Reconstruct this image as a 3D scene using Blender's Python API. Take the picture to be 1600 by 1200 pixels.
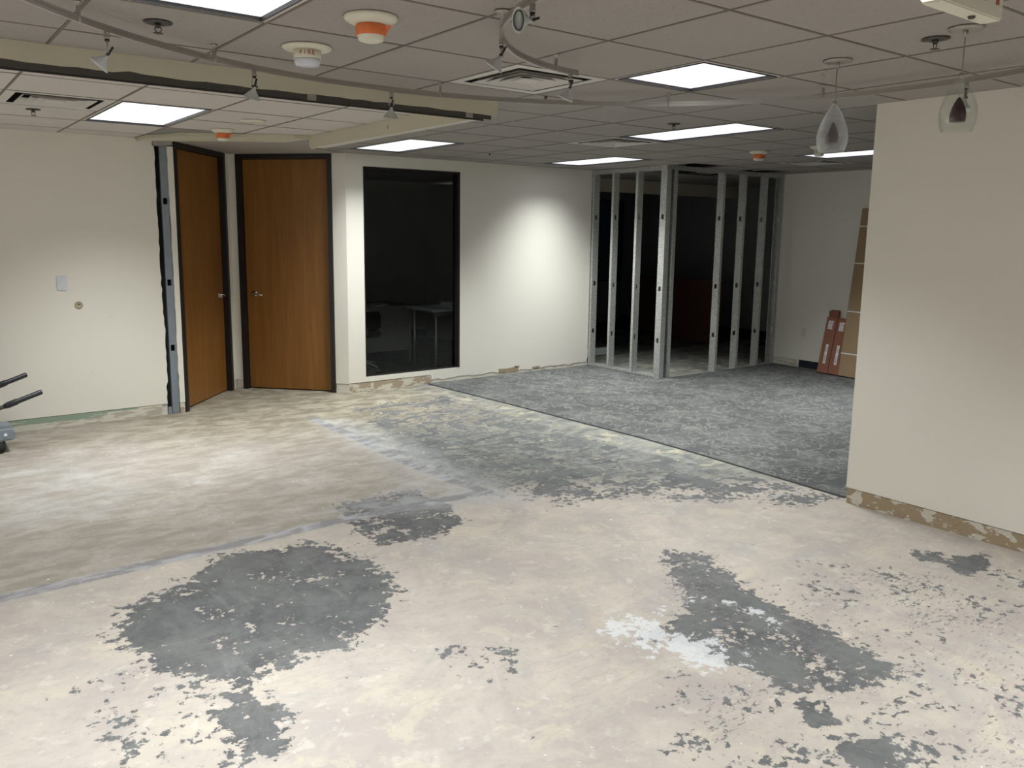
import bpy, bmesh, math, random
import numpy as np
from mathutils import Vector, Matrix

random.seed(7)
rng = np.random.default_rng(7)
for o in list(bpy.data.objects):
    bpy.data.objects.remove(o)
SC = bpy.context.scene
COL = SC.collection

# ------------------------------------------------------------------ camera, world, exposure
CH = 2.4835            # ceiling height
T = 0.6096             # ceiling grid module
cam_d = bpy.data.cameras.new('camera')
cam_d.sensor_width = 36.0
cam_d.lens = 36.0 * 1288.42 / 1600.0
cam_d.shift_x = 0.01723
cam_d.shift_y = -0.01717
cam_d.clip_start = 0.05
cam = bpy.data.objects.new('camera', cam_d)
COL.objects.link(cam)
pitch, yaw, roll = 0.16090, 0.63770, 0.01020
fw = Vector((math.sin(yaw) * math.cos(pitch), math.cos(yaw) * math.cos(pitch), -math.sin(pitch)))
rt0 = Vector((math.cos(yaw), -math.sin(yaw), 0))
up0 = rt0.cross(fw)
rt = rt0 * math.cos(roll) + up0 * math.sin(roll)
up = rt.cross(fw)
M = Matrix((rt, up, -fw)).transposed().to_4x4()
M.translation = Vector((-1.8792, -2.5950, 1.7007))
cam.matrix_world = M
SC.camera = cam

w = bpy.data.worlds.new('night')
SC.world = w
w.use_nodes = True
w.node_tree.nodes['Background'].inputs[0].default_value = (0.02, 0.025, 0.035, 1)
w.node_tree.nodes['Background'].inputs[1].default_value = 0.05
SC.view_settings.view_transform = 'Standard'
SC.view_settings.look = 'None'
SC.view_settings.gamma = 1.0
SC.view_settings.use_curve_mapping = False
SC.view_settings.exposure = 0.0
LAMP = 60.0            # watts per square metre of troffer lens
SPREAD = math.radians(106)

# ------------------------------------------------------------------ material helpers
def newmat(name):
    m = bpy.data.materials.new(name)
    m.use_nodes = True
    nt = m.node_tree
    return m, nt, nt.nodes['Principled BSDF']

def N(nt, typ, **kw):
    n = nt.nodes.new(typ)
    for k, v in kw.items():
        if k.startswith('i_'):
            key = k[2:]
            key = int(key) if key.isdigit() else key
            n.inputs[key].default_value = v
        else:
            setattr(n, k, v)
    return n

def lk(nt, a, b):
    nt.links.new(a, b)

def coord(nt, scale=(1, 1, 1), rot=(0, 0, 0)):
    tc = N(nt, 'ShaderNodeTexCoord')
    mp = N(nt, 'ShaderNodeMapping')
    mp.inputs['Scale'].default_value = scale
    mp.inputs['Rotation'].default_value = rot
    lk(nt, tc.outputs['Object'], mp.inputs['Vector'])
    return mp.outputs['Vector']

def noise(nt, vec, scale, detail=4, rough=0.55, dist=0.0):
    n = N(nt, 'ShaderNodeTexNoise')
    n.inputs['Scale'].default_value = scale
    n.inputs['Detail'].default_value = detail
    n.inputs['Roughness'].default_value = rough
    n.inputs['Distortion'].default_value = dist
    lk(nt, vec, n.inputs['Vector'])
    return n.outputs['Fac']

def step(nt, val, a, b, lo=0.0, hi=1.0):
    r = N(nt, 'ShaderNodeMapRange', interpolation_type='SMOOTHSTEP')
    r.inputs['From Min'].default_value = a
    r.inputs['From Max'].default_value = b
    r.inputs['To Min'].default_value = lo
    r.inputs['To Max'].default_value = hi
    lk(nt, val, r.inputs['Value'])
    return r.outputs['Result']

def mixc(nt, fac, a, b):
    n = N(nt, 'ShaderNodeMix', data_type='RGBA')
    for idx, v in ((0, fac), (6, a), (7, b)):
        if hasattr(v, 'is_linked') or hasattr(v, 'links'):
            lk(nt, v, n.inputs[idx])
        elif idx == 0:
            n.inputs[0].default_value = v
        else:
            n.inputs[idx].default_value = (*v, 1) if len(v) == 3 else v
    return n.outputs[2]

def mth(nt, op, a, b=0.0, clamp=False):
    n = N(nt, 'ShaderNodeMath', operation=op, use_clamp=clamp)
    for i, v in enumerate((a, b)):
        if hasattr(v, 'links'):
            lk(nt, v, n.inputs[i])
        else:
            n.inputs[i].default_value = v
    return n.outputs[0]

def bump(nt, b, h, strength=0.2, dist=0.01):
    n = N(nt, 'ShaderNodeBump')
    n.inputs['Strength'].default_value = strength
    n.inputs['Distance'].default_value = dist
    lk(nt, h, n.inputs['Height'])
    lk(nt, n.outputs[0], b.inputs['Normal'])

def simple(name, c, rough=0.6, metal=0.0, var=0.08, scale=12, bmp=0.0, spec=0.5):
    m, nt, b = newmat(name)
    v = coord(nt)
    f = noise(nt, v, scale, 4)
    c2 = tuple(max(0, x * (1 - var)) for x in c)
    c1 = tuple(min(1, x * (1 + var)) for x in c)
    lk(nt, mixc(nt, f, c2, c1), b.inputs['Base Color'])
    b.inputs['Roughness'].default_value = rough
    b.inputs['Metallic'].default_value = metal
    b.inputs['Specular IOR Level'].default_value = spec
    if bmp:
        bump(nt, b, noise(nt, v, scale * 6, 3), bmp, 0.002)
    return m

WALL_C = (0.82, 0.795, 0.725)
m_wall = simple('painted_drywall', WALL_C, 0.55, 0, 0.02, 1.6, 0.05, 0.35)
m_wshade = simple('shade_toned_drywall', (0.30, 0.32, 0.325), 0.6, 0, 0.04, 2)  # wall colour darkened to stand in for the shade of the unlit room
m_soffit = simple('cream_soffit_paint', (0.62, 0.585, 0.46), 0.6, 0, 0.03, 2, 0.05)
m_gyp = simple('grey_gypsum', (0.40, 0.375, 0.34), 0.9, 0, 0.12, 9, 0.1)
m_core = simple('broken_plaster', (0.66, 0.64, 0.60), 0.9, 0, 0.15, 40, 0.3)
m_dark = simple('dark_void', (0.03, 0.03, 0.032), 0.8, 0, 0.2, 5)
m_bframe = simple('black_brown_frame', (0.016, 0.013, 0.014), 0.4, 0, 0.1, 8)
m_blackp = simple('black_plastic', (0.02, 0.021, 0.026), 0.45, 0, 0.2, 30)
m_rubber = simple('black_rubber', (0.015, 0.015, 0.016), 0.8, 0, 0.2, 30)
m_white = simple('white_plastic', (0.70, 0.73, 0.80), 0.35, 0, 0.02, 8)
m_ivory = simple('ivory_plastic', (0.74, 0.72, 0.60), 0.4, 0, 0.03, 8)
m_chrome = simple('brushed_nickel', (0.62, 0.56, 0.50), 0.25, 1.0, 0.05, 20)
m_track = simple('satin_grey_metal', (0.42, 0.40, 0.37), 0.4, 0.75, 0.06, 20)
m_dmetal = simple('dark_grey_metal', (0.10, 0.095, 0.09), 0.45, 0.6, 0.1, 20)
m_cone = simple('frosted_metal_shade', (0.66, 0.68, 0.68), 0.42, 0.45, 0.04, 20)
m_orange = simple('orange_tape', (0.80, 0.20, 0.06), 0.5, 0, 0.15, 40)
m_red = simple('red_lettering', (0.45, 0.06, 0.04), 0.5, 0, 0.1, 20)
m_bluemetal = simple('blue_grey_steel_stud', (0.27, 0.31, 0.36), 0.5, 0.35, 0.15, 14)
m_purple = simple('deep_purple_glass', (0.045, 0.012, 0.022), 0.2, 0, 0.1, 10)
m_boxred = simple('red_brown_cardboard', (0.28, 0.115, 0.075), 0.8, 0, 0.12, 14)
m_boxtan = simple('tan_cardboard', (0.36, 0.25, 0.15), 0.85, 0, 0.06, 8)
m_paper = simple('white_paper_label', (0.80, 0.80, 0.80), 0.6, 0, 0.03, 30)
m_ink = simple('black_print', (0.05, 0.05, 0.05), 0.6, 0, 0.1, 30)
m_base = simple('navy_rubber_base', (0.012, 0.016, 0.03), 0.5, 0, 0.1, 10)
m_brownslab = simple('dark_brown_laminate', (0.17, 0.075, 0.048), 0.5, 0, 0.15, 5)
m_deck = simple('plenum_deck', (0.02, 0.02, 0.022), 0.9, 0, 0.2, 3)
m_desk = simple('grey_laminate', (0.30, 0.29, 0.28), 0.5, 0, 0.05, 5)
m_screw = simple('zinc', (0.5, 0.5, 0.5), 0.35, 0.9, 0.05, 30)
m_bar = simple('ceiling_grid_bar', (0.17, 0.15, 0.13), 0.7, 0, 0.05, 8)
m_wbar = simple('white_enamel', (0.62, 0.60, 0.57), 0.45, 0, 0.03, 8)

def mk_tile(name, c):
    m, nt, b = newmat(name)
    v = coord(nt)
    info = N(nt, 'ShaderNodeObjectInfo')
    add = N(nt, 'ShaderNodeVectorMath', operation='ADD')
    sc_ = N(nt, 'ShaderNodeVectorMath', operation='SCALE')
    cmb = N(nt, 'ShaderNodeCombineXYZ')
    for i in range(3):
        lk(nt, info.outputs['Random'], cmb.inputs[i])
    lk(nt, cmb.outputs[0], sc_.inputs[0]); sc_.inputs['Scale'].default_value = 37
    lk(nt, v, add.inputs[0]); lk(nt, sc_.outputs[0], add.inputs[1])
    f = noise(nt, add.outputs[0], 70, 5, 0.7)
    g = noise(nt, add.outputs[0], 3.0, 3)
    holes = step(nt, f, 0.33, 0.42)
    base = mixc(nt, g, tuple(x * 0.95 for x in c), tuple(min(1, x * 1.04) for x in c))
    col = mixc(nt, holes, tuple(x * 0.72 for x in c), base)
    lk(nt, col, b.inputs['Base Color'])
    b.inputs['Roughness'].default_value = 0.9
    b.inputs['Specular IOR Level'].default_value = 0.15
    bump(nt, b, f, 0.25, 0.003)
    return m
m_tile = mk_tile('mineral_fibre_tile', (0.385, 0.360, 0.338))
m_tile_in = mk_tile('lighter_mineral_fibre_tile', (0.64, 0.60, 0.57))  # same tile in a lighter tone, for the ceiling inside the soffit
m_tile_grey = mk_tile('stained_grey_tile', (0.30, 0.29, 0.28))

def mk_wood():
    m, nt, b = newmat('oak_veneer')
    v = coord(nt, (9, 9, 0.55))
    v2 = coord(nt, (70, 70, 1.2))
    a = noise(nt, v, 1.6, 4, 0.6, 0.8)
    g = noise(nt, v2, 2.0, 3, 0.6)
    c = mixc(nt, step(nt, a, 0.3, 0.7), (0.25, 0.108, 0.024), (0.31, 0.142, 0.034))
    c = mixc(nt, mth(nt, 'MULTIPLY', step(nt, g, 0.45, 0.7), 0.35), c, (0.19, 0.078, 0.018))
    lk(nt, c, b.inputs['Base Color'])
    b.inputs['Roughness'].default_value = 0.42
    b.inputs['Specular IOR Level'].default_value = 0.4
    return m
m_wood = mk_wood()

def mk_galv():
    m, nt, b = newmat('galvanised_steel')
    v = coord(nt)
    vo = N(nt, 'ShaderNodeTexVoronoi')
    vo.inputs['Scale'].default_value = 55
    lk(nt, v, vo.inputs['Vector'])
    n2 = noise(nt, v, 7, 4)
    c = mixc(nt, step(nt, vo.outputs['Distance'], 0.1, 0.55), (0.80, 0.81, 0.79), (0.50, 0.515, 0.50))
    c = mixc(nt, mth(nt, 'MULTIPLY', n2, 0.4), c, (0.36, 0.37, 0.36))
    lk(nt, c, b.inputs['Base Color'])
    b.inputs['Metallic'].default_value = 0.45
    b.inputs['Roughness'].default_value = 0.42
    bump(nt, b, vo.outputs['Distance'], 0.35, 0.003)
    return m
m_galv = mk_galv()

def mk_strip(name, bare, glue, amt, paint=WALL_C):
    """bare strip left where the baseboard was pulled off, with torn paper and glue blobs"""
    m, nt, b = newmat(name)
    v = coord(nt, (1, 1, 2.2))
    a = noise(nt, v, 7, 5, 0.6, 0.3)
    c = noise(nt, v, 22, 4, 0.6)
    col = mixc(nt, step(nt, a, amt, amt + 0.03), bare, glue)
    col = mixc(nt, step(nt, c, 0.64, 0.67), col, (0.70, 0.69, 0.64))
    col = mixc(nt, step(nt, noise(nt, v, 40, 3), 0.66, 0.72), col, tuple(x * 0.5 for x in bare))
    lk(nt, col, b.inputs['Base Color'])
    b.inputs['Roughness'].default_value = 0.85
    bump(nt, b, a, 0.5, 0.004)
    return m
m_strip_tan = mk_strip('bare_brown_drywall_paper', (0.37, 0.285, 0.19), (0.62, 0.59, 0.52), 0.525)
m_strip_mix = mk_strip('torn_drywall_paper', (0.42, 0.34, 0.25), (0.66, 0.63, 0.54), 0.47)
m_strip_white = mk_strip('patched_white_base', (0.50, 0.44, 0.35), (0.70, 0.68, 0.60), 0.40)
def mk_green():
    m, nt, b = newmat('green_moisture_board_strip')
    v = coord(nt, (1.0, 1, 6))
    a = noise(nt, v, 5, 4, 0.6, 0.4)
    tc = N(nt, 'ShaderNodeTexCoord'); sx = N(nt, 'ShaderNodeSeparateXYZ')
    lk(nt, tc.outputs['Object'], sx.inputs[0])
    zz = mth(nt, 'ADD', sx.outputs[2], mth(nt, 'MULTIPLY', noise(nt, coord(nt), 9, 3), 0.03))
    top = step(nt, zz, 0.060, 0.068)
    left = step(nt, sx.outputs[0], -0.38, -0.36, 1.0, 0.0)
    green = mth(nt, 'MULTIPLY', top, left)
    green = mth(nt, 'MULTIPLY', green, step(nt, a, 0.57, 0.61, 1.0, 0.0))
    gr2 = mth(nt, 'MULTIPLY', step(nt, sx.outputs[2], 0.083, 0.086), step(nt, sx.outputs[0], -0.12, -0.1, 1.0, 0.0))
    white = mixc(nt, step(nt, noise(nt, v, 6, 5), 0.5, 0.6), (0.66, 0.63, 0.55), (0.47, 0.43, 0.36))
    col = mixc(nt, mth(nt, 'MAXIMUM', green, gr2), white, (0.29, 0.37, 0.29))
    lk(nt, col, b.inputs['Base Color'])
    b.inputs['Roughness'].default_value = 0.85
    bump(nt, b, a, 0.3, 0.003)
    return m
m_strip_green = mk_green()

def mk_glass(name, tint, rough=0.0, ior=1.45):
    m, nt, b = newmat(name)
    b.inputs['Base Color'].default_value = (*tint, 1)
    b.inputs['Transmission Weight'].default_value = 1.0
    b.inputs['Roughness'].default_value = rough
    b.inputs['IOR'].default_value = ior
    return m
m_pane = mk_glass('dark_tinted_glass', (0.75, 0.79, 0.79), 0.0, 1.33)
def mk_thin(name, tint, body, body_amt, refl=1.0):
    m, nt, b = newmat(name)
    nt.nodes.remove(b)
    out = nt.nodes['Material Output']
    tr = N(nt, 'ShaderNodeBsdfTransparent'); tr.inputs[0].default_value = (*tint, 1)
    gl = N(nt, 'ShaderNodeBsdfGlossy'); gl.inputs['Roughness'].default_value = 0.03
    fr = N(nt, 'ShaderNodeLayerWeight'); fr.inputs[0].default_value = 0.5
    mx = N(nt, 'ShaderNodeMixShader'); lk(nt, mth(nt, 'ADD', mth(nt, 'MULTIPLY', mth(nt, 'POWER', fr.outputs['Facing'], 4.0), 0.45 * refl), 0.035), mx.inputs[0]); lk(nt, tr.outputs[0], mx.inputs[1]); lk(nt, gl.outputs[0], mx.inputs[2])
    last = mx
    if body_amt:
        df = N(nt, 'ShaderNodeBsdfTranslucent'); df.inputs[0].default_value = (*body, 1)
        d2 = N(nt, 'ShaderNodeBsdfDiffuse'); d2.inputs[0].default_value = (*body, 1)
        m0 = N(nt, 'ShaderNodeMixShader'); m0.inputs[0].default_value = 0.5
        lk(nt, df.outputs[0], m0.inputs[1]); lk(nt, d2.outputs[0], m0.inputs[2])
        lw = N(nt, 'ShaderNodeLayerWeight'); lw.inputs[0].default_value = 0.35
        m2 = N(nt, 'ShaderNodeMixShader')
        lk(nt, mth(nt, 'ADD', mth(nt, 'MULTIPLY', lw.outputs['Facing'], 0.45), body_amt, True), m2.inputs[0])
        lk(nt, mx.outputs[0], m2.inputs[1]); lk(nt, m0.outputs[0], m2.inputs[2])
        last = m2
    lk(nt, last.outputs[0], out.inputs[0])
    return m
m_clear = mk_thin('clear_glass', (0.965, 0.975, 0.965), (0.8, 0.8, 0.8), 0.0)

def mk_lens():
    m, nt, b = newmat('prismatic_lens')
    v = coord(nt, (1, 1, 1))
    a = noise(nt, coord(nt, (1.5, 9, 1)), 1.6, 3)
    c = mixc(nt, a, (0.86, 0.91, 1.0), (0.98, 0.99, 1.0))
    b.inputs['Base Color'].default_value = (0.7, 0.7, 0.7, 1)
    lk(nt, c, b.inputs['Emission Color'])
    b.inputs['Emission Strength'].default_value = 1.0
    return m
m_lens = mk_lens()
def emis(name, c, s):
    m, nt, b = newmat(name)
    b.inputs['Base Color'].default_value = (*c, 1)
    b.inputs['Emission Color'].default_value = (*c, 1)
    b.inputs['Emission Strength'].default_value = s
    return m
m_glow = emis('lit_white_lens', (1, 1, 1), 1.3)

def mk_carpet():
    m, nt, b = newmat('patterned_grey_carpet')
    v = coord(nt)
    vr = coord(nt, (1, 1.0, 1), (0, 0, math.radians(35)))
    a = noise(nt, v, 4.3, 3, 0.5, 1.7)
    line = mth(nt, 'ABSOLUTE', mth(nt, 'SUBTRACT', a, 0.5))
    squig = step(nt, line, 0.012, 0.030, 1.0, 0.0)
    a2 = noise(nt, vr, 6.5, 2, 0.5, 1.0)
    sq2 = step(nt, mth(nt, 'ABSOLUTE', mth(nt, 'SUBTRACT', a2, 0.55)), 0.010, 0.028, 1.0, 0.0)
    patch = step(nt, noise(nt, v, 2.2, 3), 0.47, 0.56)
    w1 = N(nt, 'ShaderNodeTexWave', wave_type='BANDS', bands_direction='DIAGONAL')
    w1.inputs['Scale'].default_value = 26
    w1.inputs['Distortion'].default_value = 2.0
    lk(nt, v, w1.inputs['Vector'])
    rib = mth(nt, 'MULTIPLY', w1.outputs['Fac'], patch)
    base = mixc(nt, noise(nt, v, 3.5, 4), (0.080, 0.083, 0.086), (0.130, 0.132, 0.130))
    col = mixc(nt, mth(nt, 'MULTIPLY', rib, 0.5), base, (0.25, 0.245, 0.225))
    col = mixc(nt, mth(nt, 'MULTIPLY', mth(nt, 'MAXIMUM', squig, mth(nt, 'MULTIPLY', sq2, 0.7)), 0.62), col, (0.285, 0.28, 0.255))
    f = noise(nt, v, 260, 2)
    col = mixc(nt, mth(nt, 'MULTIPLY', step(nt, f, 0.3, 0.6, 1.0, 0.0), 0.5), col, (0.05, 0.055, 0.065))
    lk(nt, col, b.inputs['Base Color'])
    b.inputs['Roughness'].default_value = 0.95
    b.inputs['Specular IOR Level'].default_value = 0.1
    bump(nt, b, f, 0.6, 0.004)
    return m
m_carpet = mk_carpet()

def mk_floor():
    m, nt, b = newmat('scraped_concrete_slab')
    tc = N(nt, 'ShaderNodeTexCoord')
    v = tc.outputs['Object']
    vs = coord(nt, (2.4, 5.6, 1), (0, 0, math.radians(14)))
    vs2 = coord(nt, (8.0, 1.6, 1), (0, 0, math.radians(-30)))
    def attr(n):
        a = N(nt, 'ShaderNodeAttribute', attribute_name=n)
        return a.outputs['Fac']
    dark, white, inside, far, chips, seam, veil = (attr(x) for x in ('dark', 'white', 'inside', 'far', 'chips', 'seam', 'veil'))
    n_lo = noise(nt, v, 1.3, 5, 0.6, 0.3)
    n_mid = noise(nt, v, 4.5, 6, 0.65, 0.4)
    n_hi = noise(nt, v, 24, 6, 0.65, 0.2)
    n_vhi = noise(nt, v, 90, 3, 0.6)
    st1 = noise(nt, vs, 1.7, 6, 0.65, 0.5)
    st2 = noise(nt, vs2, 1.5, 6, 0.65, 0.5)
    # cream leftover of skim coat
    c = mixc(nt, step(nt, noise(nt, v, 2.1, 7, 0.68, 0.5), 0.36, 0.64), (0.435, 0.395, 0.372), (0.515, 0.468, 0.418))
    c = mixc(nt, mth(nt, 'MULTIPLY', step(nt, st1, 0.50, 0.66), 0.45), c, (0.415, 0.375, 0.36))
    c = mixc(nt, mth(nt, 'MULTIPLY', step(nt, n_mid, 0.56, 0.70), 0.50), c, (0.60, 0.575, 0.53))
    c = mixc(nt, mth(nt, 'MULTIPLY', step(nt, noise(nt, v, 2.6, 5, 0.6), 0.58, 0.72), 0.30), c, (0.52, 0.42, 0.35))
    blot = noise(nt, v, 3.1, 7, 0.70, 0.6)
    c = mixc(nt, mth(nt, 'MULTIPLY', step(nt, blot, 0.54, 0.64), 0.45), c, (0.40, 0.385, 0.385))
    c = mixc(nt, mth(nt, 'MULTIPLY', step(nt, blot, 0.36, 0.45, 1.0, 0.0), 0.55), c, (0.56, 0.515, 0.42))
    c = mixc(nt, mth(nt, 'MULTIPLY', step(nt, n_hi, 0.53, 0.66), 0.32), c, (0.37, 0.345, 0.34))
    c = mixc(nt, mth(nt, 'MULTIPLY', step(nt, noise(nt, v, 13, 5, 0.6, 0.3), 0.60, 0.66), 0.35), c, (0.62, 0.60, 0.57))
    # room-side taupe slab
    t = mixc(nt, step(nt, st1, 0.38, 0.62), (0.34, 0.305, 0.265), (0.42, 0.385, 0.35))
    t = mixc(nt, mth(nt, 'MULTIPLY', step(nt, noise(nt, coord(nt, (1, 1.2, 1)), 1.9, 7, 0.62, 0.4), 0.46, 0.74), 0.62), t, (0.56, 0.535, 0.525))
    t = mixc(nt, mth(nt, 'MULTIPLY', step(nt, st2, 0.54, 0.7), 0.35), t, (0.33, 0.29, 0.25))
    t = mixc(nt, mth(nt, 'MULTIPLY', step(nt, n_hi, 0.50, 0.66), 0.35), t, (0.30, 0.275, 0.25))
    t = mixc(nt, mth(nt, 'MULTIPLY', step(nt, blot, 0.52, 0.62), 0.35), t, (0.33, 0.31, 0.30))
    c = mixc(nt, inside, c, t)
    # far blotchy grey green with yellow residue
    g = mixc(nt, step(nt, st1, 0.36, 0.60), (0.19, 0.193, 0.19), (0.31, 0.308, 0.275))
    g = mixc(nt, mth(nt, 'MULTIPLY', step(nt, n_mid, 0.52, 0.62), 0.75), g, (0.47, 0.435, 0.33))
    g = mixc(nt, mth(nt, 'MULTIPLY', step(nt, st2, 0.52, 0.66), 0.5), g, (0.36, 0.37, 0.385))
    tn = mixc(nt, step(nt, st1, 0.40, 0.62), (0.26, 0.225, 0.165), (0.40, 0.355, 0.27))
    tn = mixc(nt, mth(nt, 'MULTIPLY', step(nt, n_mid, 0.50, 0.64), 0.6), tn, (0.48, 0.44, 0.35))
    c = mixc(nt, mth(nt, 'MULTIPLY', far, 1.0), c, g)
    c = mixc(nt, attr('tan'), c, tn)
    # adhesive-grey patches with chipped edges
    nz = mth(nt, 'ADD', mth(nt, 'MULTIPLY', mth(nt, 'SUBTRACT', n_mid, 0.5), 2.7),
             mth(nt, 'ADD', mth(nt, 'MULTIPLY', mth(nt, 'SUBTRACT', st1, 0.5), mth(nt, 'ADD', 1.2, mth(nt, 'MULTIPLY', far, 1.6))), mth(nt, 'MULTIPLY', mth(nt, 'SUBTRACT', n_hi, 0.5), mth(nt, 'SUBTRACT', 3.0, mth(nt, 'MULTIPLY', far, 1.8)))))
    dv = mth(nt, 'ADD', dark, nz)
    dmask = step(nt, dv, -0.03, 0.07)
    dcol = mixc(nt, step(nt, n_mid, 0.35, 0.65), (0.100, 0.105, 0.116), (0.165, 0.170, 0.178))
    dcol = mixc(nt, mth(nt, 'MULTIPLY', step(nt, blot, 0.42, 0.62), 0.5), dcol, (0.205, 0.215, 0.215))
    dcol = mixc(nt, mth(nt, 'MULTIPLY', step(nt, n_hi, 0.5, 0.7), 0.4), dcol, (0.09, 0.095, 0.105))
    dcol = mixc(nt, mth(nt, 'MULTIPLY', step(nt, st2, 0.52, 0.68), 0.50), dcol, (0.235, 0.237, 0.245))
    c = mixc(nt, mth(nt, 'MULTIPLY', dmask, 0.93), c, dcol)
    # small chips
    ck = mth(nt, 'ADD', chips, mth(nt, 'MULTIPLY', mth(nt, 'SUBTRACT', noise(nt, vs, 11, 6, 0.62, 0.3), 0.5), 1.0))
    ck = mth(nt, 'ADD', ck, mth(nt, 'MULTIPLY', mth(nt, 'SUBTRACT', n_lo, 0.5), 0.6))
    c = mixc(nt, mth(nt, 'MULTIPLY', step(nt, ck, 0.02, 0.05), 0.85), c, (0.235, 0.225, 0.235))
    # whitish thinset scum
    wv = mth(nt, 'ADD', white, mth(nt, 'ADD', mth(nt, 'MULTIPLY', mth(nt, 'SUBTRACT', n_hi, 0.5), 2.2), mth(nt, 'MULTIPLY', mth(nt, 'SUBTRACT', noise(nt, v, 8.0, 7, 0.75, 0.3), 0.5), 3.2)))
    c = mixc(nt, mth(nt, 'MULTIPLY', step(nt, wv, 0.0, 0.20), 0.80), c, (0.64, 0.65, 0.675))
    vv = mth(nt, 'MULTIPLY', veil, step(nt, n_mid, 0.30, 0.62))
    c = mixc(nt, mth(nt, 'MULTIPLY', vv, 0.60), c, (0.49, 0.495, 0.51))
    # line where the partition stood
    sm = step(nt, mth(nt, 'ADD', seam, mth(nt, 'MULTIPLY', mth(nt, 'SUBTRACT', n_hi, 0.5), 0.9)), 0.0, 0.25)
    c = mixc(nt, mth(nt, 'MULTIPLY', sm, 0.85), c, mixc(nt, step(nt, st1, 0.45, 0.6), (0.27, 0.268, 0.285), (0.42, 0.42, 0.45)))
    # scattered paint flecks and hair scratches
    c = mixc(nt, mth(nt, 'MULTIPLY', step(nt, noise(nt, v, 33, 2, 0.5), 0.735, 0.75), 0.8), c, (0.74, 0.73, 0.70))
    scr = N(nt, 'ShaderNodeTexWave', wave_type='RINGS')
    scr.inputs['Scale'].default_value = 5; scr.inputs['Distortion'].default_value = 9; scr.inputs['Detail'].default_value = 4
    scr.inputs['Detail Scale'].default_value = 0.6
    lk(nt, v, scr.inputs['Vector'])
    sc_m = mth(nt, 'MULTIPLY', step(nt, scr.outputs['Fac'], 0.0, 0.05, 1.0, 0.0), step(nt, n_lo, 0.5, 0.6))
    c = mixc(nt, mth(nt, 'MULTIPLY', sc_m, 0.22), c, (0.36, 0.33, 0.31))
    c = mixc(nt, mth(nt, 'MULTIPLY', step(nt, n_vhi, 0.55, 0.8), 0.22), c, (0.30, 0.28, 0.26))
    gm = N(nt, 'ShaderNodeGamma'); gm.inputs['Gamma'].default_value = 1.22   # deepen the darker residues
    lk(nt, c, gm.inputs['Color']); c = gm.outputs[0]
    hs = N(nt, 'ShaderNodeHueSaturation'); hs.inputs['Value'].default_value = 1.06; hs.inputs['Saturation'].default_value = 0.92
    lk(nt, c, hs.inputs['Color']); c = hs.outputs[0]
    lk(nt, c, b.inputs['Base Color'])
    lk(nt, step(nt, dmask, 0, 1, 0.78, 0.68), b.inputs['Roughness'])
    b.inputs['Specular IOR Level'].default_value = 0.28
    h = mth(nt, 'ADD', mth(nt, 'MULTIPLY', dmask, -0.6), mth(nt, 'MULTIPLY', n_hi, 0.5))
    bump(nt, b, h, 0.25, 0.004)
    return m
m_floor = mk_floor()

# ------------------------------------------------------------------ object helpers
def tag(o, label=None, cat=None, group=None, kind=None):
    if label: o['label'] = label
    if cat: o['category'] = cat
    if group: o['group'] = group
    if kind: o['kind'] = kind
    return o

def link_bm(name, bm, mat, parent=None, smooth=False, mats=None):
    me = bpy.data.meshes.new(name)
    bmesh.ops.recalc_face_normals(bm, faces=bm.faces[:])
    bm.to_mesh(me); bm.free()
    for mm in (mats or [mat]):
        me.materials.append(mm)
    if smooth:
        for p in me.polygons: p.use_smooth = True
    o = bpy.data.objects.new(name, me)
    COL.objects.link(o)
    if parent: o.parent = parent
    return o

def empty(name, loc=(0, 0, 0), rz=0.0):
    o = bpy.data.objects.new(name, None)
    o.empty_display_size = 0.1
    o.location = loc; o.rotation_euler = (0, 0, rz)
    COL.objects.link(o)
    return o

def add_box(bm, x0, y0, z0, x1, y1, z1, mi=0):
    vs = [bm.verts.new(p) for p in ((x0, y0, z0), (x1, y0, z0), (x1, y1, z0), (x0, y1, z0), (x0, y0, z1), (x1, y0, z1), (x1, y1, z1), (x0, y1, z1))]
    for f in ((0, 3, 2, 1), (4, 5, 6, 7), (0, 1, 5, 4), (1, 2, 6, 5), (2, 3, 7, 6), (3, 0, 4, 7)):
        fc = bm.faces.new([vs[i] for i in f]); fc.material_index = mi
    return vs

def box(name, lo, hi, mat, parent=None, bev=0.0):
    bm = bmesh.new()
    add_box(bm, *lo, *hi)
    if bev:
        bmesh.ops.bevel(bm, geom=bm.edges[:], offset=bev, segments=2, affect='EDGES')
    return link_bm(name, bm, mat, parent)

def add_prism(bm, pts, axis, a0, a1):
    """extrude a 2D outline; axis 'y': pts are (x,z); axis 'z': pts are (x,y); axis 'x': pts are (y,z)"""
    def mk(p, a):
        return {'y': (p[0], a, p[1]), 'z': (p[0], p[1], a), 'x': (a, p[0], p[1])}[axis]
    A = [bm.verts.new(mk(p, a0)) for p in pts]
    B = [bm.verts.new(mk(p, a1)) for p in pts]
    bm.faces.new(A); bm.faces.new(B[::-1])
    n = len(pts)
    for i in range(n):
        bm.faces.new((A[i], B[i], B[(i + 1) % n], A[(i + 1) % n]))

def prism(name, pts, axis, a0, a1, mat, parent=None):
    bm = bmesh.new(); add_prism(bm, pts, axis, a0, a1)
    return link_bm(name, bm, mat, parent)

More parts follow.
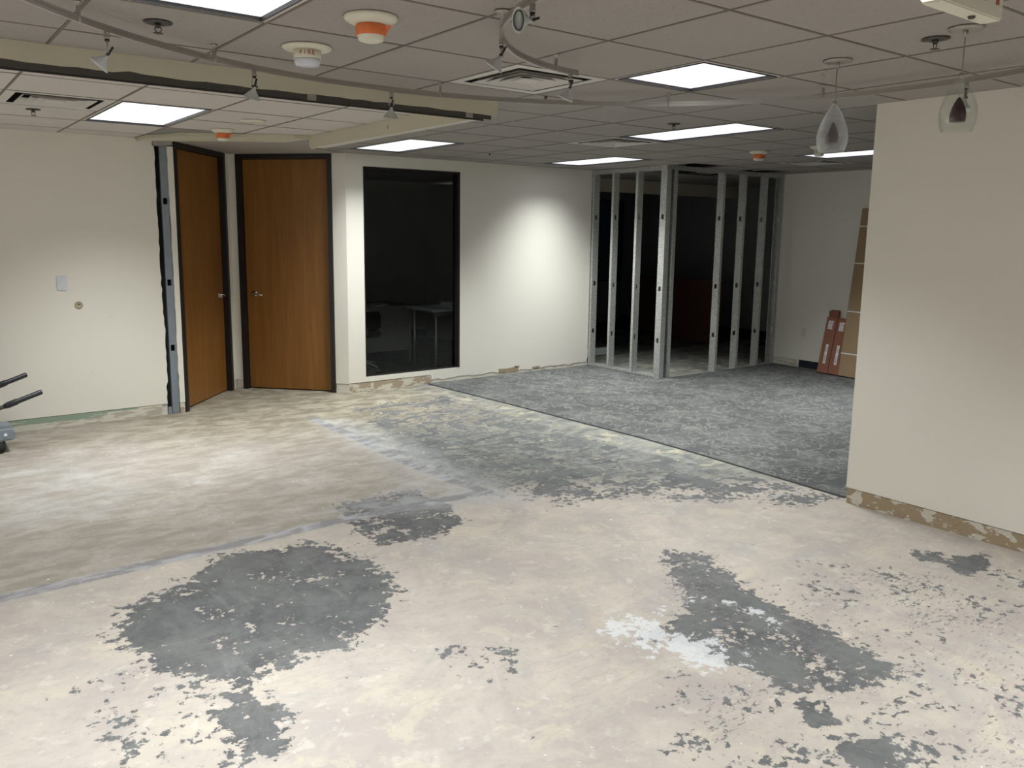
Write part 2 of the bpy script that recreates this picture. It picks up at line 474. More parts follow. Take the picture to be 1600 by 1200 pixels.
def add_tube(bm, pts, r, seg=10, cap=True):
    pts = [Vector(p) for p in pts]
    rs = r if isinstance(r, (list, tuple)) else [r] * len(pts)
    rings = []
    prev = None
    for i, p in enumerate(pts):
        d = (pts[min(i + 1, len(pts) - 1)] - pts[max(i - 1, 0)]).normalized()
        if prev is None:
            ref = Vector((0, 0, 1)) if abs(d.z) < 0.9 else Vector((1, 0, 0))
            u = d.cross(ref).normalized()
        else:
            u = (prev - d * prev.dot(d)).normalized()
        prev = u
        v = d.cross(u)
        rings.append([bm.verts.new(p + (u * math.cos(2 * math.pi * k / seg) + v * math.sin(2 * math.pi * k / seg)) * rs[i]) for k in range(seg)])
    for a, b in zip(rings, rings[1:]):
        for k in range(seg):
            bm.faces.new((a[k], a[(k + 1) % seg], b[(k + 1) % seg], b[k]))
    if cap:
        bm.faces.new(rings[0][::-1]); bm.faces.new(rings[-1])

def tube(name, pts, r, mat, parent=None, seg=10):
    bm = bmesh.new(); add_tube(bm, pts, r, seg)
    return link_bm(name, bm, mat, parent, True)

def lathe(name, prof, mat, parent=None, seg=32, close=False, mtx=None, smooth=True):
    """profile of (radius, z); spun about z"""
    bm = bmesh.new()
    rings = []
    for r, z in prof:
        if r < 1e-5:
            rings.append([bm.verts.new((0, 0, z))])
        else:
            rings.append([bm.verts.new((r * math.cos(2 * math.pi * k / seg), r * math.sin(2 * math.pi * k / seg), z)) for k in range(seg)])
    pairs = list(zip(rings, rings[1:]))
    if close: pairs.append((rings[-1], rings[0]))
    for a, b in pairs:
        for k in range(seg):
            k2 = (k + 1) % seg
            if len(a) == 1 and len(b) == 1: continue
            if len(a) == 1: bm.faces.new((a[0], b[k], b[k2]))
            elif len(b) == 1: bm.faces.new((a[k], a[k2], b[0]))
            else: bm.faces.new((a[k], a[k2], b[k2], b[k]))
    if mtx is not None:
        bmesh.ops.transform(bm, matrix=mtx, verts=bm.verts[:])
    return link_bm(name, bm, mat, parent, smooth)

def aim(v, origin=(0, 0, 0)):
    """matrix taking +z to direction v"""
    q = Vector((0, 0, 1)).rotation_difference(Vector(v).normalized())
    m = q.to_matrix().to_4x4(); m.translation = Vector(origin)
    return m

def copy_tree(o, parent=None):
    c = o.copy(); COL.objects.link(c)
    if parent is not None: c.parent = parent
    for ch in list(o.children):
        copy_tree(ch, c)
    return c

def text_mesh(name, s, size, mat, parent, mtx, depth=0.0015):
    cu = bpy.data.curves.new(name, 'FONT')
    cu.body = s; cu.size = size; cu.extrude = depth; cu.align_x = 'CENTER'; cu.align_y = 'CENTER'
    tmp = bpy.data.objects.new('tmp_text', cu)
    COL.objects.link(tmp)
    dg = bpy.context.evaluated_depsgraph_get()
    me = bpy.data.meshes.new_from_object(tmp.evaluated_get(dg))
    bpy.data.objects.remove(tmp)
    me.materials.clear(); me.materials.append(mat)
    me.transform(mtx)
    o = bpy.data.objects.new(name, me); COL.objects.link(o)
    if parent: o.parent = parent
    return o

def jag(a, b, n, amp, perp):
    """points from a to b with ragged sideways offsets"""
    out = []
    for i in range(n + 1):
        t = i / n
        k = random.uniform(-amp, amp) if 0 < i < n else 0
        out.append((a[0] + (b[0] - a[0]) * t + perp[0] * k, a[1] + (b[1] - a[1]) * t + perp[1] * k))
    return out

# ------------------------------------------------------------------ floor with its stains
def sdf(poly, X, Y):
    n = len(poly); d = np.full(X.shape, 1e9); ins = np.zeros(X.shape, bool)
    for i in range(n):
        ax, ay = poly[i]; bx, by = poly[(i + 1) % n]
        ex, ey = bx - ax, by - ay
        t = np.clip(((X - ax) * ex + (Y - ay) * ey) / (ex * ex + ey * ey + 1e-12), 0, 1)
        d = np.minimum(d, np.hypot(X - ax - t * ex, Y - ay - t * ey))
        c = ((ay > Y) != (by > Y)) & (X < (bx - ax) * (Y - ay) / (by - ay + 1e-12) + ax)
        ins ^= c
    return np.where(ins, d, -d)
def pline(pts, X, Y):
    d = np.full(X.shape, 1e9)
    for (ax, ay), (bx, by) in zip(pts, pts[1:]):
        ex, ey = bx - ax, by - ay
        t = np.clip(((X - ax) * ex + (Y - ay) * ey) / (ex * ex + ey * ey), 0, 1)
        d = np.minimum(d, np.hypot(X - ax - t * ex, Y - ay - t * ey))
    return d

FX0, FX1, FY0, FY1 = -4.2, 9.9, -5.2, 9.2
xs = np.concatenate([np.arange(FX0, -2.0, 0.3), np.arange(-2.0, 3.4, 0.022), np.arange(3.4, FX1 + 0.2, 0.3)])
ys = np.concatenate([np.arange(FY0, -2.2, 0.3), np.arange(-2.2, 6.3, 0.022), np.arange(6.3, FY1 + 0.2, 0.3)])
X, Y = np.meshgrid(xs, ys)
D1 = [(-1.1, 1.25), (-0.94, 1.3), (-0.78, 1.37), (-0.61, 1.57), (-0.38, 1.57), (-0.16, 1.5), (0.02, 1.32), (0.04, 1.09), (0.03, 0.8), (-0.1, 0.59), (-0.26, 0.43), (-0.44, 0.34), (-0.62, 0.37), (-0.71, 0.34), (-0.85, 0.32), (-0.92, 0.18), (-0.97, 0.22), (-0.97, 0.36), (-1.07, 0.4), (-1.16, 0.58), (-1.21, 0.79), (-1.22, 1.03), (-1.17, 1.18)]
D2 = [(-0.98, 0.17), (-0.84, 0.1), (-0.86, -0.01), (-0.93, -0.15), (-1.0, -0.18), (-1.07, -0.09), (-1.13, -0.13), (-1.06, 0.04), (-1.05, 0.17)]
D1s = [(-1.25, 0.55), (-0.95, 0.10), (-1.35, 0.20), (-1.45, 0.6)]
D2b = [(-1.33, 0.37), (-1.02, 0.25), (-1.13, -0.13), (-1.34, 0.03)]
D3 = [(0.3, 1.97), (0.87, 2.0), (0.86, 1.58), (0.75, 1.24), (0.56, 1.18), (0.36, 1.2), (0.22, 1.24), (0.19, 1.5)]
D4 = [(1.71, 4.44), (2.72, 4.53), (2.72, 2.33), (2.93, 0.89), (3.02, 0.27), (2.69, 0.39), (2.03, 1.05), (1.59, 1.19), (1.38, 1.46), (1.23, 1.67), (1.29, 2.23), (1.38, 2.93)]
D4b = [(1.72, 1.84), (2.13, 1.65), (1.81, 1.2), (1.45, 1.25)]
D4c = [(2.5, 1.3), (2.88, 0.76), (2.77, 0.54), (2.48, 0.78), (2.25, 1.07)]
D5 = [(1.43, 0.28), (1.55, 0.08), (1.4, -0.17), (1.34, -0.43), (1.33, -0.74), (1.23, -0.94), (1.26, -1.09), (1.17, -1.14), (0.94, -1.09), (0.7, -0.97), (0.76, -0.79), (0.69, -0.62), (0.69, -0.49), (0.61, -0.3), (0.92, -0.29), (1.13, -0.07)]
D6 = [(0.7, -1.0), (0.82, -1.05), (0.7, -1.18), (0.59, -1.14), (0.64, -1.05)]
D7 = [(0.69, -1.26), (0.74, -1.36), (0.63, -1.42), (0.51, -1.34), (0.6, -1.19)]
D8 = [(2.64, -0.68), (2.83, -0.76), (2.67, -0.86), (2.42, -0.84), (2.47, -0.72)]
D9 = [(2.56, -0.51), (2.67, -0.61), (2.52, -0.7), (2.42, -0.61)]
S1 = [(1.73, -0.35), (2.67, -1.01), (0.97, -1.9), (0.2, -1.5), (0.4, -1.1)]
S2 = [(0.69, -0.68), (0.78, -0.97), (0.37, -1.24), (0.1, -1.05), (0.4, -0.71)]
S3 = [(-0.12, 0.08), (0.06, -0.11), (-0.08, -0.26), (-0.22, -0.15)]
W1 = [(0.54, -0.14), (0.72, -0.2), (0.75, -0.4), (0.84, -0.53), (0.73, -0.71), (0.59, -0.67), (0.58, -0.48), (0.48, -0.28)]
W2 = [(1.19, 4.46), (1.46, 3.96), (1.47, 2.87), (1.42, 1.88), (1.38, 1.40), (0.99, 1.49), (0.54, 1.66), (0.22, 1.88), (0.66, 2.04), (1.02, 2.32), (1.05, 3.16)]
W3 = [(-1.34, 3.94), (-0.92, 4.05), (-0.61, 3.08), (-0.93, 2.68), (-1.32, 2.81)]
SEAM_A = [(-4.2, 1.66), (-1.57, 1.66), (-0.68, 1.69), (0.09, 1.72), (0.94, 1.69), (1.23, 1.67)]
SEAM_B = [(1.18, 4.3), (1.19, 3.43), (1.15, 2.66), (1.17, 2.04), (1.23, 1.67)]
def fld(poly, soft, hi, lo=-1.0):
    return np.clip(sdf(poly, X, Y) / soft, lo, hi)
dark = np.full(X.shape, -1.0)
for poly, soft, hi in ((D1, 0.15, 0.50), (D2, 0.12, 0.42), (D2b, 0.2, -0.30), (D1s, 0.2, -0.32), (D3, 0.12, 0.34), (D4, 0.25, 0.0), (D4b, 0.25, 0.22), (D4c, 0.25, 0.20), (D5, 0.12, 0.34), (D6, 0.06, 0.5), (D7, 0.06, 0.5), (D8, 0.06, 0.5), (D9, 0.06, 0.2), (S1, 0.3, -0.36), (S2, 0.2, -0.33), (S3, 0.1, -0.25)):
    dark = np.maximum(dark, fld(poly, soft, hi))
dark = np.maximum(dark, -0.92)
white = np.maximum(fld(W1, 0.16, 0.22), -1.0)
white = np.maximum(white, np.clip(0.05 - np.abs(np.hypot((X - 0.95), (Y + 0.45)) - 0.25) / 0.15, -1, -0.05) * 1.0)
chips = np.maximum(fld(S1, 0.25, -0.10, -0.6), fld(S2, 0.2, -0.10, -0.6))
chips = np.maximum(chips, fld(D5, 0.4, -0.12, -0.6))
chips = np.maximum(chips, -0.34)
chips = np.where(Y > 1.62, -0.6, chips)
veil = np.clip(0.5 + sdf(W2, X, Y) / 0.25, 0, 1)
veil = np.maximum(veil, np.clip(0.4 + sdf(W3, X, Y) / 0.6, 0, 0.55))
sm = lambda a, b_, v_: (lambda t: t * t * (3 - 2 * t))(np.clip((v_ - a) / (b_ - a), 0, 1))
inside = sm(1.62, 1.70, Y) * sm(1.25, 1.12, X)
far = sm(1.5, 2.1, Y + 0.6 * (X - 1.2)) * sm(1.12, 1.25, X)
tan = np.maximum(sm(3.3, 4.8, Y + 0.25 * X) * sm(-1.0, 0.4, X) * 0.8 * sm(3.2, 2.2, X), 0.35 * sm(3.6, 4.9, Y) * sm(0.5, -0.5, X))
seam = np.maximum(np.clip(1.1 - pline(SEAM_A, X, Y) / 0.050, -1, 0.9), np.clip(0.8 - pline(SEAM_B, X, Y) / 0.07, -1, 0.6))
zz = np.zeros_like(X)
ny, nx = X.shape
verts = np.stack([X, Y, zz], -1).reshape(-1, 3)
idx = np.arange(nx * ny).reshape(ny, nx)
quads = np.stack([idx[:-1, :-1], idx[:-1, 1:], idx[1:, 1:], idx[1:, :-1]], -1).reshape(-1, 4)
me = bpy.data.meshes.new('floor')
me.vertices.add(len(verts)); me.vertices.foreach_set('co', verts.ravel().astype(np.float32))
me.loops.add(quads.size); me.loops.foreach_set('vertex_index', quads.ravel().astype(np.int32))
me.polygons.add(len(quads)); me.polygons.foreach_set('loop_start', (np.arange(len(quads)) * 4).astype(np.int32))
me.update(calc_edges=True)
for nme, arr in (('dark', dark), ('white', white), ('inside', inside), ('far', far), ('tan', tan), ('chips', chips), ('seam', seam), ('veil', veil)):
    a = me.attributes.new(nme, 'FLOAT', 'POINT')
    a.data.foreach_set('value', arr.ravel().astype(np.float32))
me.materials.append(m_floor)
floor = bpy.data.objects.new('floor', me); COL.objects.link(floor)
tag(floor, kind='structure')

# ------------------------------------------------------------------ walls
YW, XC, YS, XS, XF = 5.227, 3.005, 3.989, 5.424, 7.667
BS = 0.100   # height of the bare strip
def wall(name, lo, hi, mat=m_wall):
    o = box(name, lo, hi, mat); tag(o, kind='structure'); return o

# left wall: ragged right end where the partition was torn away
zs = np.linspace(BS + 0.004, CH, 46)
edge = [(0.150 + random.uniform(-0.006, 0.006) + (0.012 if 0.3 < z < 0.9 else 0), float(z)) for z in zs]
edge[0] = (0.15, BS + 0.004); edge[-1] = (0.135, CH)
wl = prism('wall_left', [(-4.0, CH), (-4.0, BS + 0.004)] + edge, 'y', YW, YW + 0.016, m_wall); tag(wl, kind='structure')
wlb = box('baseboard_left', (-4.0, YW + 0.003, 0.0), (0.10, YW + 0.016, BS), m_strip_green); tag(wlb, kind='structure')
wb = box('wall_left_core', (-4.0, YW + 0.016, 0), (0.150, YW + 0.12, CH), m_core); wb.name = 'trim_4'; tag(wb, kind='structure')
# narrow remaining strip between the stud and the first door
se = [(0.262 + random.uniform(-0.004, 0.004), float(z)) for z in np.linspace(BS, 2.44, 40)]
st_ = prism('wall_stub_left', [(0.312, 2.44), (0.308, BS)] + se, 'y', YW, YW + 0.06, m_wall); tag(st_, kind='structure')
t5 = box('trim_5', (0.264, YW + 0.004, 0), (0.306, YW + 0.06, BS - 0.003), m_strip_mix); tag(t5, kind='structure')
t6 = box('trim_6', (0.135, YW + 0.0, 2.43), (0.31, YW + 0.10, CH), m_gyp); tag(t6, kind='structure')

# stud standing in the gap
def c_stud(bm, H0, H1, W, F, t=0.004, holes=()):
    """C-section: web in the plane x=0 spanning y 0..W, flanges along +x; knock-outs at the given heights"""
    zc = H0; hw = 0.019; hh = 0.028
    for hz in list(holes) + [None]:
        top = H1 if hz is None else hz - hh
        add_box(bm, 0, 0, zc, t, W, top)
        if hz is not None:
            add_box(bm, 0, 0, hz - hh, t, W / 2 - hw, hz + hh)
            add_box(bm, 0, W / 2 + hw, hz - hh, t, W, hz + hh)
            zc = hz + hh
    add_box(bm, t, 0, H0, F, t, H1)
    add_box(bm, t, W - t, H0, F, W, H1)
    add_box(bm, F - t, t, H0, F, t + 0.008, H1)
    add_box(bm, F - t, W - t - 0.008, H0, F, W - t, H1)

def stud_obj(name, pos, rz, H0, H1, W, F, mat, parent, holes):
    bm = bmesh.new(); c_stud(bm, H0, H1, W, F, 0.003, holes)
    bmesh.ops.transform(bm, matrix=Matrix.Translation(pos) @ Matrix.Rotation(rz, 4, 'Z'), verts=bm.verts[:])
    return link_bm(name, bm, mat, parent)

ms = empty('metal_stud', (0.20, YW + 0.05, 0))
tag(ms, 'blue-grey metal stud exposed in the torn wall end left of the first wooden door', 'stud')
bm = bmesh.new(); c_stud(bm, 0.012, CH - 0.055, 0.062, 0.035, 0.003, (0.62, 1.22, 1.95))
bmesh.ops.transform(bm, matrix=Matrix.Translation((0.058, -0.036, 0)) @ Matrix.Rotation(math.pi / 2, 4, 'Z'), verts=bm.verts[:])
link_bm('web', bm, m_bluemetal, ms)
box('track_end', (-0.045, -0.036, 0.002), (0.060, 0.05, 0.010), m_bluemetal, ms)
box('track_lip', (-0.045, -0.040, 0.002), (-0.012, -0.036, 0.07), m_bluemetal, ms)
bk = box('trim_7', (0.13, YW + 0.13, 0), (0.33, YW + 0.15, CH), m_dark); tag(bk, kind='structure')

# niche with the two doors (two walls at 45 degrees)
P0, PA, P1 = Vector((0.310, 5.240)), Vector((1.125, 6.160)), Vector((2.005, YW))
def door_wall(n, A, B_, o0, o1, lever_s, lever_dir, segs, label):
    d = (B_ - A); L = d.length; ang = math.atan2(d.y, d.x)
    # local frame: x along the wall, -y toward the room
    root = empty('door_%d' % n, (A.x, A.y, 0), ang)
    tag(root, kind='structure')
    fwid = 0.05
    bm = bmesh.new()
    add_box(bm, o0, -0.012, 0, o0 + fwid, 0.11, CH - 0.006)
    add_box(bm, o1 - fwid, -0.012, 0, o1, 0.11, CH - 0.006)
    add_box(bm, o0 + fwid, -0.012, CH - 0.052, o1 - fwid, 0.11, CH - 0.006)
    add_box(bm, o0 + fwid, 0.092, 0, o0 + fwid + 0.012, 0.11, CH - 0.052)
    add_box(bm, o1 - fwid - 0.012, 0.092, 0, o1 - fwid, 0.11, CH - 0.052)
    fr = link_bm('door_frame', bm, m_bframe, root)
    leaf = box('door_leaf', (o0 + fwid + 0.004, 0.046, 0.012), (o1 - fwid - 0.004, 0.090, CH - 0.056), m_wood, root, 0.002)
    # lever handle
    s, hz = lever_s, 1.03
    lathe('rose', [(0, 0.0), (0.034, 0.0), (0.034, 0.006), (0.026, 0.012), (0.012, 0.014), (0.011, 0.05), (0, 0.05)], m_chrome, leaf, 24,
          mtx=aim((0, -1, 0), (s, 0.0455, hz)))
    bm = bmesh.new()
    k = lever_dir
    add_tube(bm, [(s, 0.000, hz), (s, -0.012, hz), (s + 0.03 * k, -0.018, hz), (s + 0.075 * k, -0.018, hz - 0.004), (s + 0.115 * k, -0.010, hz - 0.012)], [0.010, 0.011, 0.010, 0.0085, 0.007], 12)
    link_bm('lever', bm, m_chrome, leaf, True)
    box('keyhole', (s - 0.004, 0.0445, hz - 0.055), (s + 0.004, 0.0455, hz - 0.045), m_ink, leaf)
    # hinges
    hx = o1 - fwid if lever_dir > 0 else o0 + fwid
    for z in (0.25, 1.2, 2.15):
        tube('hinge', [(hx, 0.040, z - 0.05), (hx, 0.040, z + 0.05)], 0.007, m_bframe, leaf, 8)
    wl_ = []
    for i, (a, b_) in enumerate(segs):
        bm = bmesh.new(); add_box(bm, a, 0, BS, b_, 0.12, CH)
        w_ = link_bm('wall_niche', bm, m_wall); w_.location = (A.x, A.y, 0); w_.rotation_euler = (0, 0, ang)
        tag(w_, kind='structure')
        bm = bmesh.new(); add_box(bm, a + 0.001, 0.004, 0, b_ - 0.001, 0.11, BS - 0.004)
        w_ = link_bm('baseboard_niche', bm, m_strip_mix if n == 1 else m_strip_white); w_.location = (A.x, A.y, 0); w_.rotation_euler = (0, 0, ang)
        tag(w_, kind='structure')
    return root
L1 = (PA - P0).length; L2 = (P1 - PA).length
door_wall(1, P0, PA, 0.012, 1.125, 0.975, -1, [(1.125, L1 + 0.02)], '')
door_wall(2, PA, P1, 0.082, 1.135, 0.225, 1, [(0.0, 0.082), (1.135, L2)], '')

# window wall with opening, right up to the stud frame
WX0, WX1, WZ0, WZ1 = 2.204, 3.412, 0.158, 2.362
bm = bmesh.new()
add_box(bm, 2.005, YW, BS + 0.003, WX0, YW + 0.12, CH)
add_box(bm, WX1, YW, BS + 0.003, 5.424, YW + 0.12, CH)
add_box(bm, WX0, YW, WZ1, WX1, YW + 0.12, CH)
add_box(bm, WX0, YW, BS + 0.003, WX1, YW + 0.12, WZ0)
tag(link_bm('wall_back', bm, m_wall), kind='structure')
tag(box('baseboard_back', (2.007, YW + 0.004, 0), (3.02, YW + 0.12, BS - 0.001), m_strip_mix), kind='structure')
b2 = [(3.02, BS + 0.003)] + [(x, 0.045 + random.uniform(-0.012, 0.012)) for x in np.linspace(3.04, 5.40, 34)] + [(5.424, BS + 0.003)]
tag(prism('trim_8', b2, 'y', YW, YW + 0.12, m_wall), kind='structure')
tag(box('trim_9', (3.02, YW + 0.005, 0), (5.424, YW + 0.115, 0.062), m_strip_white), kind='structure')
# two torn patches of brown paper
for i, (x0, x1, z0, z1) in enumerate(((3.98, 4.28, 0.035, 0.085), (4.22, 4.30, 0.08, 0.105), (4.50, 4.62, 0.045, 0.065))):
    pts = jag((x0, z0), (x1, z0), 4, 0.004, (0, 1)) + jag((x1, z1), (x0, z1), 4, 0.006, (0, 1))
    tag(prism('trim_%d' % (10 + i), pts, 'y', YW - 0.001, YW + 0.002, m_strip_tan), kind='structure')

# window
win = empty('window_1', (0, 0, 0)); tag(win, kind='structure')
bm = bmesh.new(); fb = 0.028
add_box(bm, WX0, YW + 0.004, WZ0, WX0 + 0.014, YW + 0.10, WZ1)
add_box(bm, WX1 - fb, YW - 0.004, WZ0, WX1, YW + 0.10, WZ1)
add_box(bm, WX0, YW - 0.004, WZ1 - 0.018, WX1, YW + 0.10, WZ1)
add_box(bm, WX0, YW + 0.004, WZ0, WX1, YW + 0.10, WZ0 + 0.012)
link_bm('window_frame', bm, m_bframe, win)
box('pane', (WX0 + 0.012, YW + 0.052, WZ0 + 0.010), (WX1 - fb + 0.002, YW + 0.060, WZ1 - 0.016), m_pane, win)

# right wall (end of it stands in view)
tag(box('wall_right', (XC, -5.0, BS + 0.003), (XC + 0.14, 0.171, CH), m_wall), kind='structure')
tag(box('baseboard_right', (XC + 0.004, -5.0, 0), (XC + 0.136, 0.165, BS - 0.001), m_strip_tan), kind='structure')
# far right wall
tag(box('wall_far_right', (XF, -5.0, BS + 0.002), (XF + 0.12, YS + 0.09, CH), m_wall), kind='structure')
tag(box('baseboard_far_right', (XF + 0.004, 3.60, 0), (XF + 0.12, YS + 0.09, BS), m_strip_white), kind='structure')
tag(box('trim_2', (XF - 0.006, -5.0, 0.004), (XF + 0.12, 3.598, BS + 0.001), m_base), kind='structure')
# walls behind the camera, closing the room
tag(box('wall_front', (-4.0, -5.12, 0), (XF + 0.12, -5.0, CH), m_wall), kind='structure')
tag(box('wall_side_left', (-4.12, -5.12, 0), (-4.0, YW + 0.12, CH), m_wall), kind='structure')

# office behind the window and dark room behind the studs
tag(box('wall_office_left', (1.75, 5.6, 0), (1.87, 9.0, CH), m_wall), kind='structure')
tag(box('wall_partition', (5.30, YW + 0.12, 0), (5.42, 9.0, CH), m_wall), kind='structure')
tag(box('wall_office_back', (1.75, 9.0, 0), (5.42, 9.12, CH), m_wall), kind='structure')
tag(box('baseboard_office', (1.87, 8.985, 0.004), (5.30, 9.0, 0.12), m_base), kind='structure')
RX = 9.8
tag(box('wall_room_right', (RX, YS, 0), (RX + 0.12, 9.12, CH), m_wshade), kind='structure')
tag(box('wall_room_near', (XF + 0.12, YS - 0.03, 0), (RX, YS + 0.09, CH), m_wshade), kind='structure')
tag(box('baseboard_room', (RX - 0.012, YS + 0.09, 0.004), (RX, 9.0, 0.13), m_base), kind='structure')
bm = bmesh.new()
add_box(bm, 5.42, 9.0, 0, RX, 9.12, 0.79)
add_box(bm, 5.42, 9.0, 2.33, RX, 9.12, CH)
tag(link_bm('wall_room_back', bm, m_wshade), kind='structure')
w2 = empty('window_2'); tag(w2, kind='structure')
bm = bmesh.new()
for x in (5.42, 6.9, 8.4, RX - 0.04):
    add_box(bm, x, 9.0, 0.79, x + 0.04, 9.08, 2.33)
add_box(bm, 5.42, 9.0, 0.79, RX, 9.08, 0.82); add_box(bm, 5.42, 9.0, 2.30, RX, 9.08, 2.33)
link_bm('window_frame', bm, m_bframe, w2)
for x0, x1 in ((5.46, 6.9), (6.94, 8.4), (8.44, RX - 0.04)):
    box('pane', (x0, 9.04, 0.82), (x1, 9.048, 2.30), m_pane, w2)
tag(box('trim_3', (5.43, 6.2, 2.30), (RX, 6.32, CH), m_soffit), kind='structure')

# ------------------------------------------------------------------ ceiling
LIGHTS = [  # (i0,i1,j0,j1) in grid cells
    (2, 3, 0, 1), (-2, -1, -1, 1), (5, 6, 2, 4), (3, 4, 6, 8), (7, 8, 6, 8), (9, 10, 2, 4), (-1, 0, 5, 7),
    (2, 3, -5, -3), (-2, -1, -6, -4), (-6, -5, -1, 1), (-6, -5, 5, 7)]
VENTS = [(1, 1), (5, 4), (10, 4), (-2, 5)]
HOLES = {(9, 6), (11, 6), (11, 7), (10, 7)}
taken = set(HOLES)
for i0, i1, j0, j1 in LIGHTS:
    for i in range(i0, i1):
        for j in range(j0, j1): taken.add((i, j))
for v_ in VENTS: taken.add(v_)
ceil = box('ceiling', (-4.3, -5.3, CH + 0.45), (RX + 0.3, 9.3, CH + 0.50), m_deck)
tag(ceil, kind='structure')
bm = bmesh.new()
bw = 0.0062
cell_light = {}
for k_, (i0, i1, j0, j1) in enumerate(LIGHTS):
    for i in range(i0, i1):
        for j in range(j0, j1): cell_light[(i, j)] = k_
def same_light(a, b_):
    return a in cell_light and cell_light.get(a) == cell_light.get(b_)
for i in range(-7, 17):
    for j in range(-9, 15):
        if not same_light((i - 1, j), (i, j)):
            add_box(bm, i * T - bw, j * T + bw, CH - 0.0008, i * T + bw, (j + 1) * T - bw, CH + 0.006)
        if not same_light((i, j - 1), (i, j)):
            add_box(bm, i * T - bw, j * T - bw, CH - 0.0006, (i + 1) * T - bw, j * T + bw, CH + 0.006)
link_bm('ceiling_grid', bm, m_bar, ceil)
def add_tile(bm, cx, cy, z0=CH, h=0.016, g=0.0066):
    a = T / 2 - g; c = 0.003
    add_prism(bm, [(-a + cx, -a + cy), (a + cx, -a + cy), (a + cx, a + cy), (-a + cx, a + cy)], 'z', z0 + 0.0015, z0 + h)
    b_ = a - c
    lo = [bm.verts.new((cx + sx * b_, cy + sy * b_, z0)) for sx, sy in ((-1, -1), (1, -1), (1, 1), (-1, 1))]
    hi_ = [bm.verts.new((cx + sx * a, cy + sy * a, z0 + 0.0015)) for sx, sy in ((-1, -1), (1, -1), (1, 1), (-1, 1))]
    bm.faces.new(lo)
    for k in range(4):
        bm.faces.new((lo[k], lo[(k + 1) % 4], hi_[(k + 1) % 4], hi_[k]))
def tile_mesh(mat):
    bm = bmesh.new(); add_tile(bm, 0, 0, 0)
    me = bpy.data.meshes.new('ceiling_tile')
    bmesh.ops.recalc_face_normals(bm, faces=bm.faces[:]); bm.to_mesh(me); bm.free(); me.materials.append(mat)
    return me
tm_out, tm_in, tm_grey = tile_mesh(m_tile), tile_mesh(m_tile_in), tile_mesh(m_tile_grey)
rest = bmesh.new()
for i in range(-7, 16):
    for j in range(-9, 15):
        if (i, j) in taken: continue
        cx, cy = (i + .5) * T, (j + .5) * T
        if cx > RX + .3: continue
        if -3 <= i <= 12 and -2 <= j <= 8:
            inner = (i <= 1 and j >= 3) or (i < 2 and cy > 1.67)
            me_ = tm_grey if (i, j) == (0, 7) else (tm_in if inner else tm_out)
            o = bpy.data.objects.new('ceiling_tile', me_)
            COL.objects.link(o); o.parent = ceil
            o.location = (cx, cy, CH + random.uniform(0, 0.0012))
            if (i, j) == (0, 7): o['label'] = 'darker grey stained ceiling tile'
        else:
            add_tile(rest, cx, cy)
ro = link_bm('ceiling_tiles', rest, m_tile, ceil); ro['kind'] = 'stuff'
# sagging broken remnants in the open cells by the stud frame
for k, (cx, cy, rz_, tx) in enumerate(((9.3 * T, 6.8 * T, 0.2, 0.10), (11.6 * T, 6.2 * T, -0.3, -0.08), (11.3 * T, 7.7 * T, 0.5, 0.06))):
    pts = [(-0.2, -0.12), (0.05, -0.16), (0.22, -0.06), (0.17, 0.10), (-0.02, 0.07), (-0.18, 0.13)]
    o = prism('broken_tile', pts, 'z', 0.0, 0.015, m_tile_grey, ceil)
    o.location = (cx, cy, CH + 0.02); o.rotation_euler = (tx, tx * 0.5, rz_)

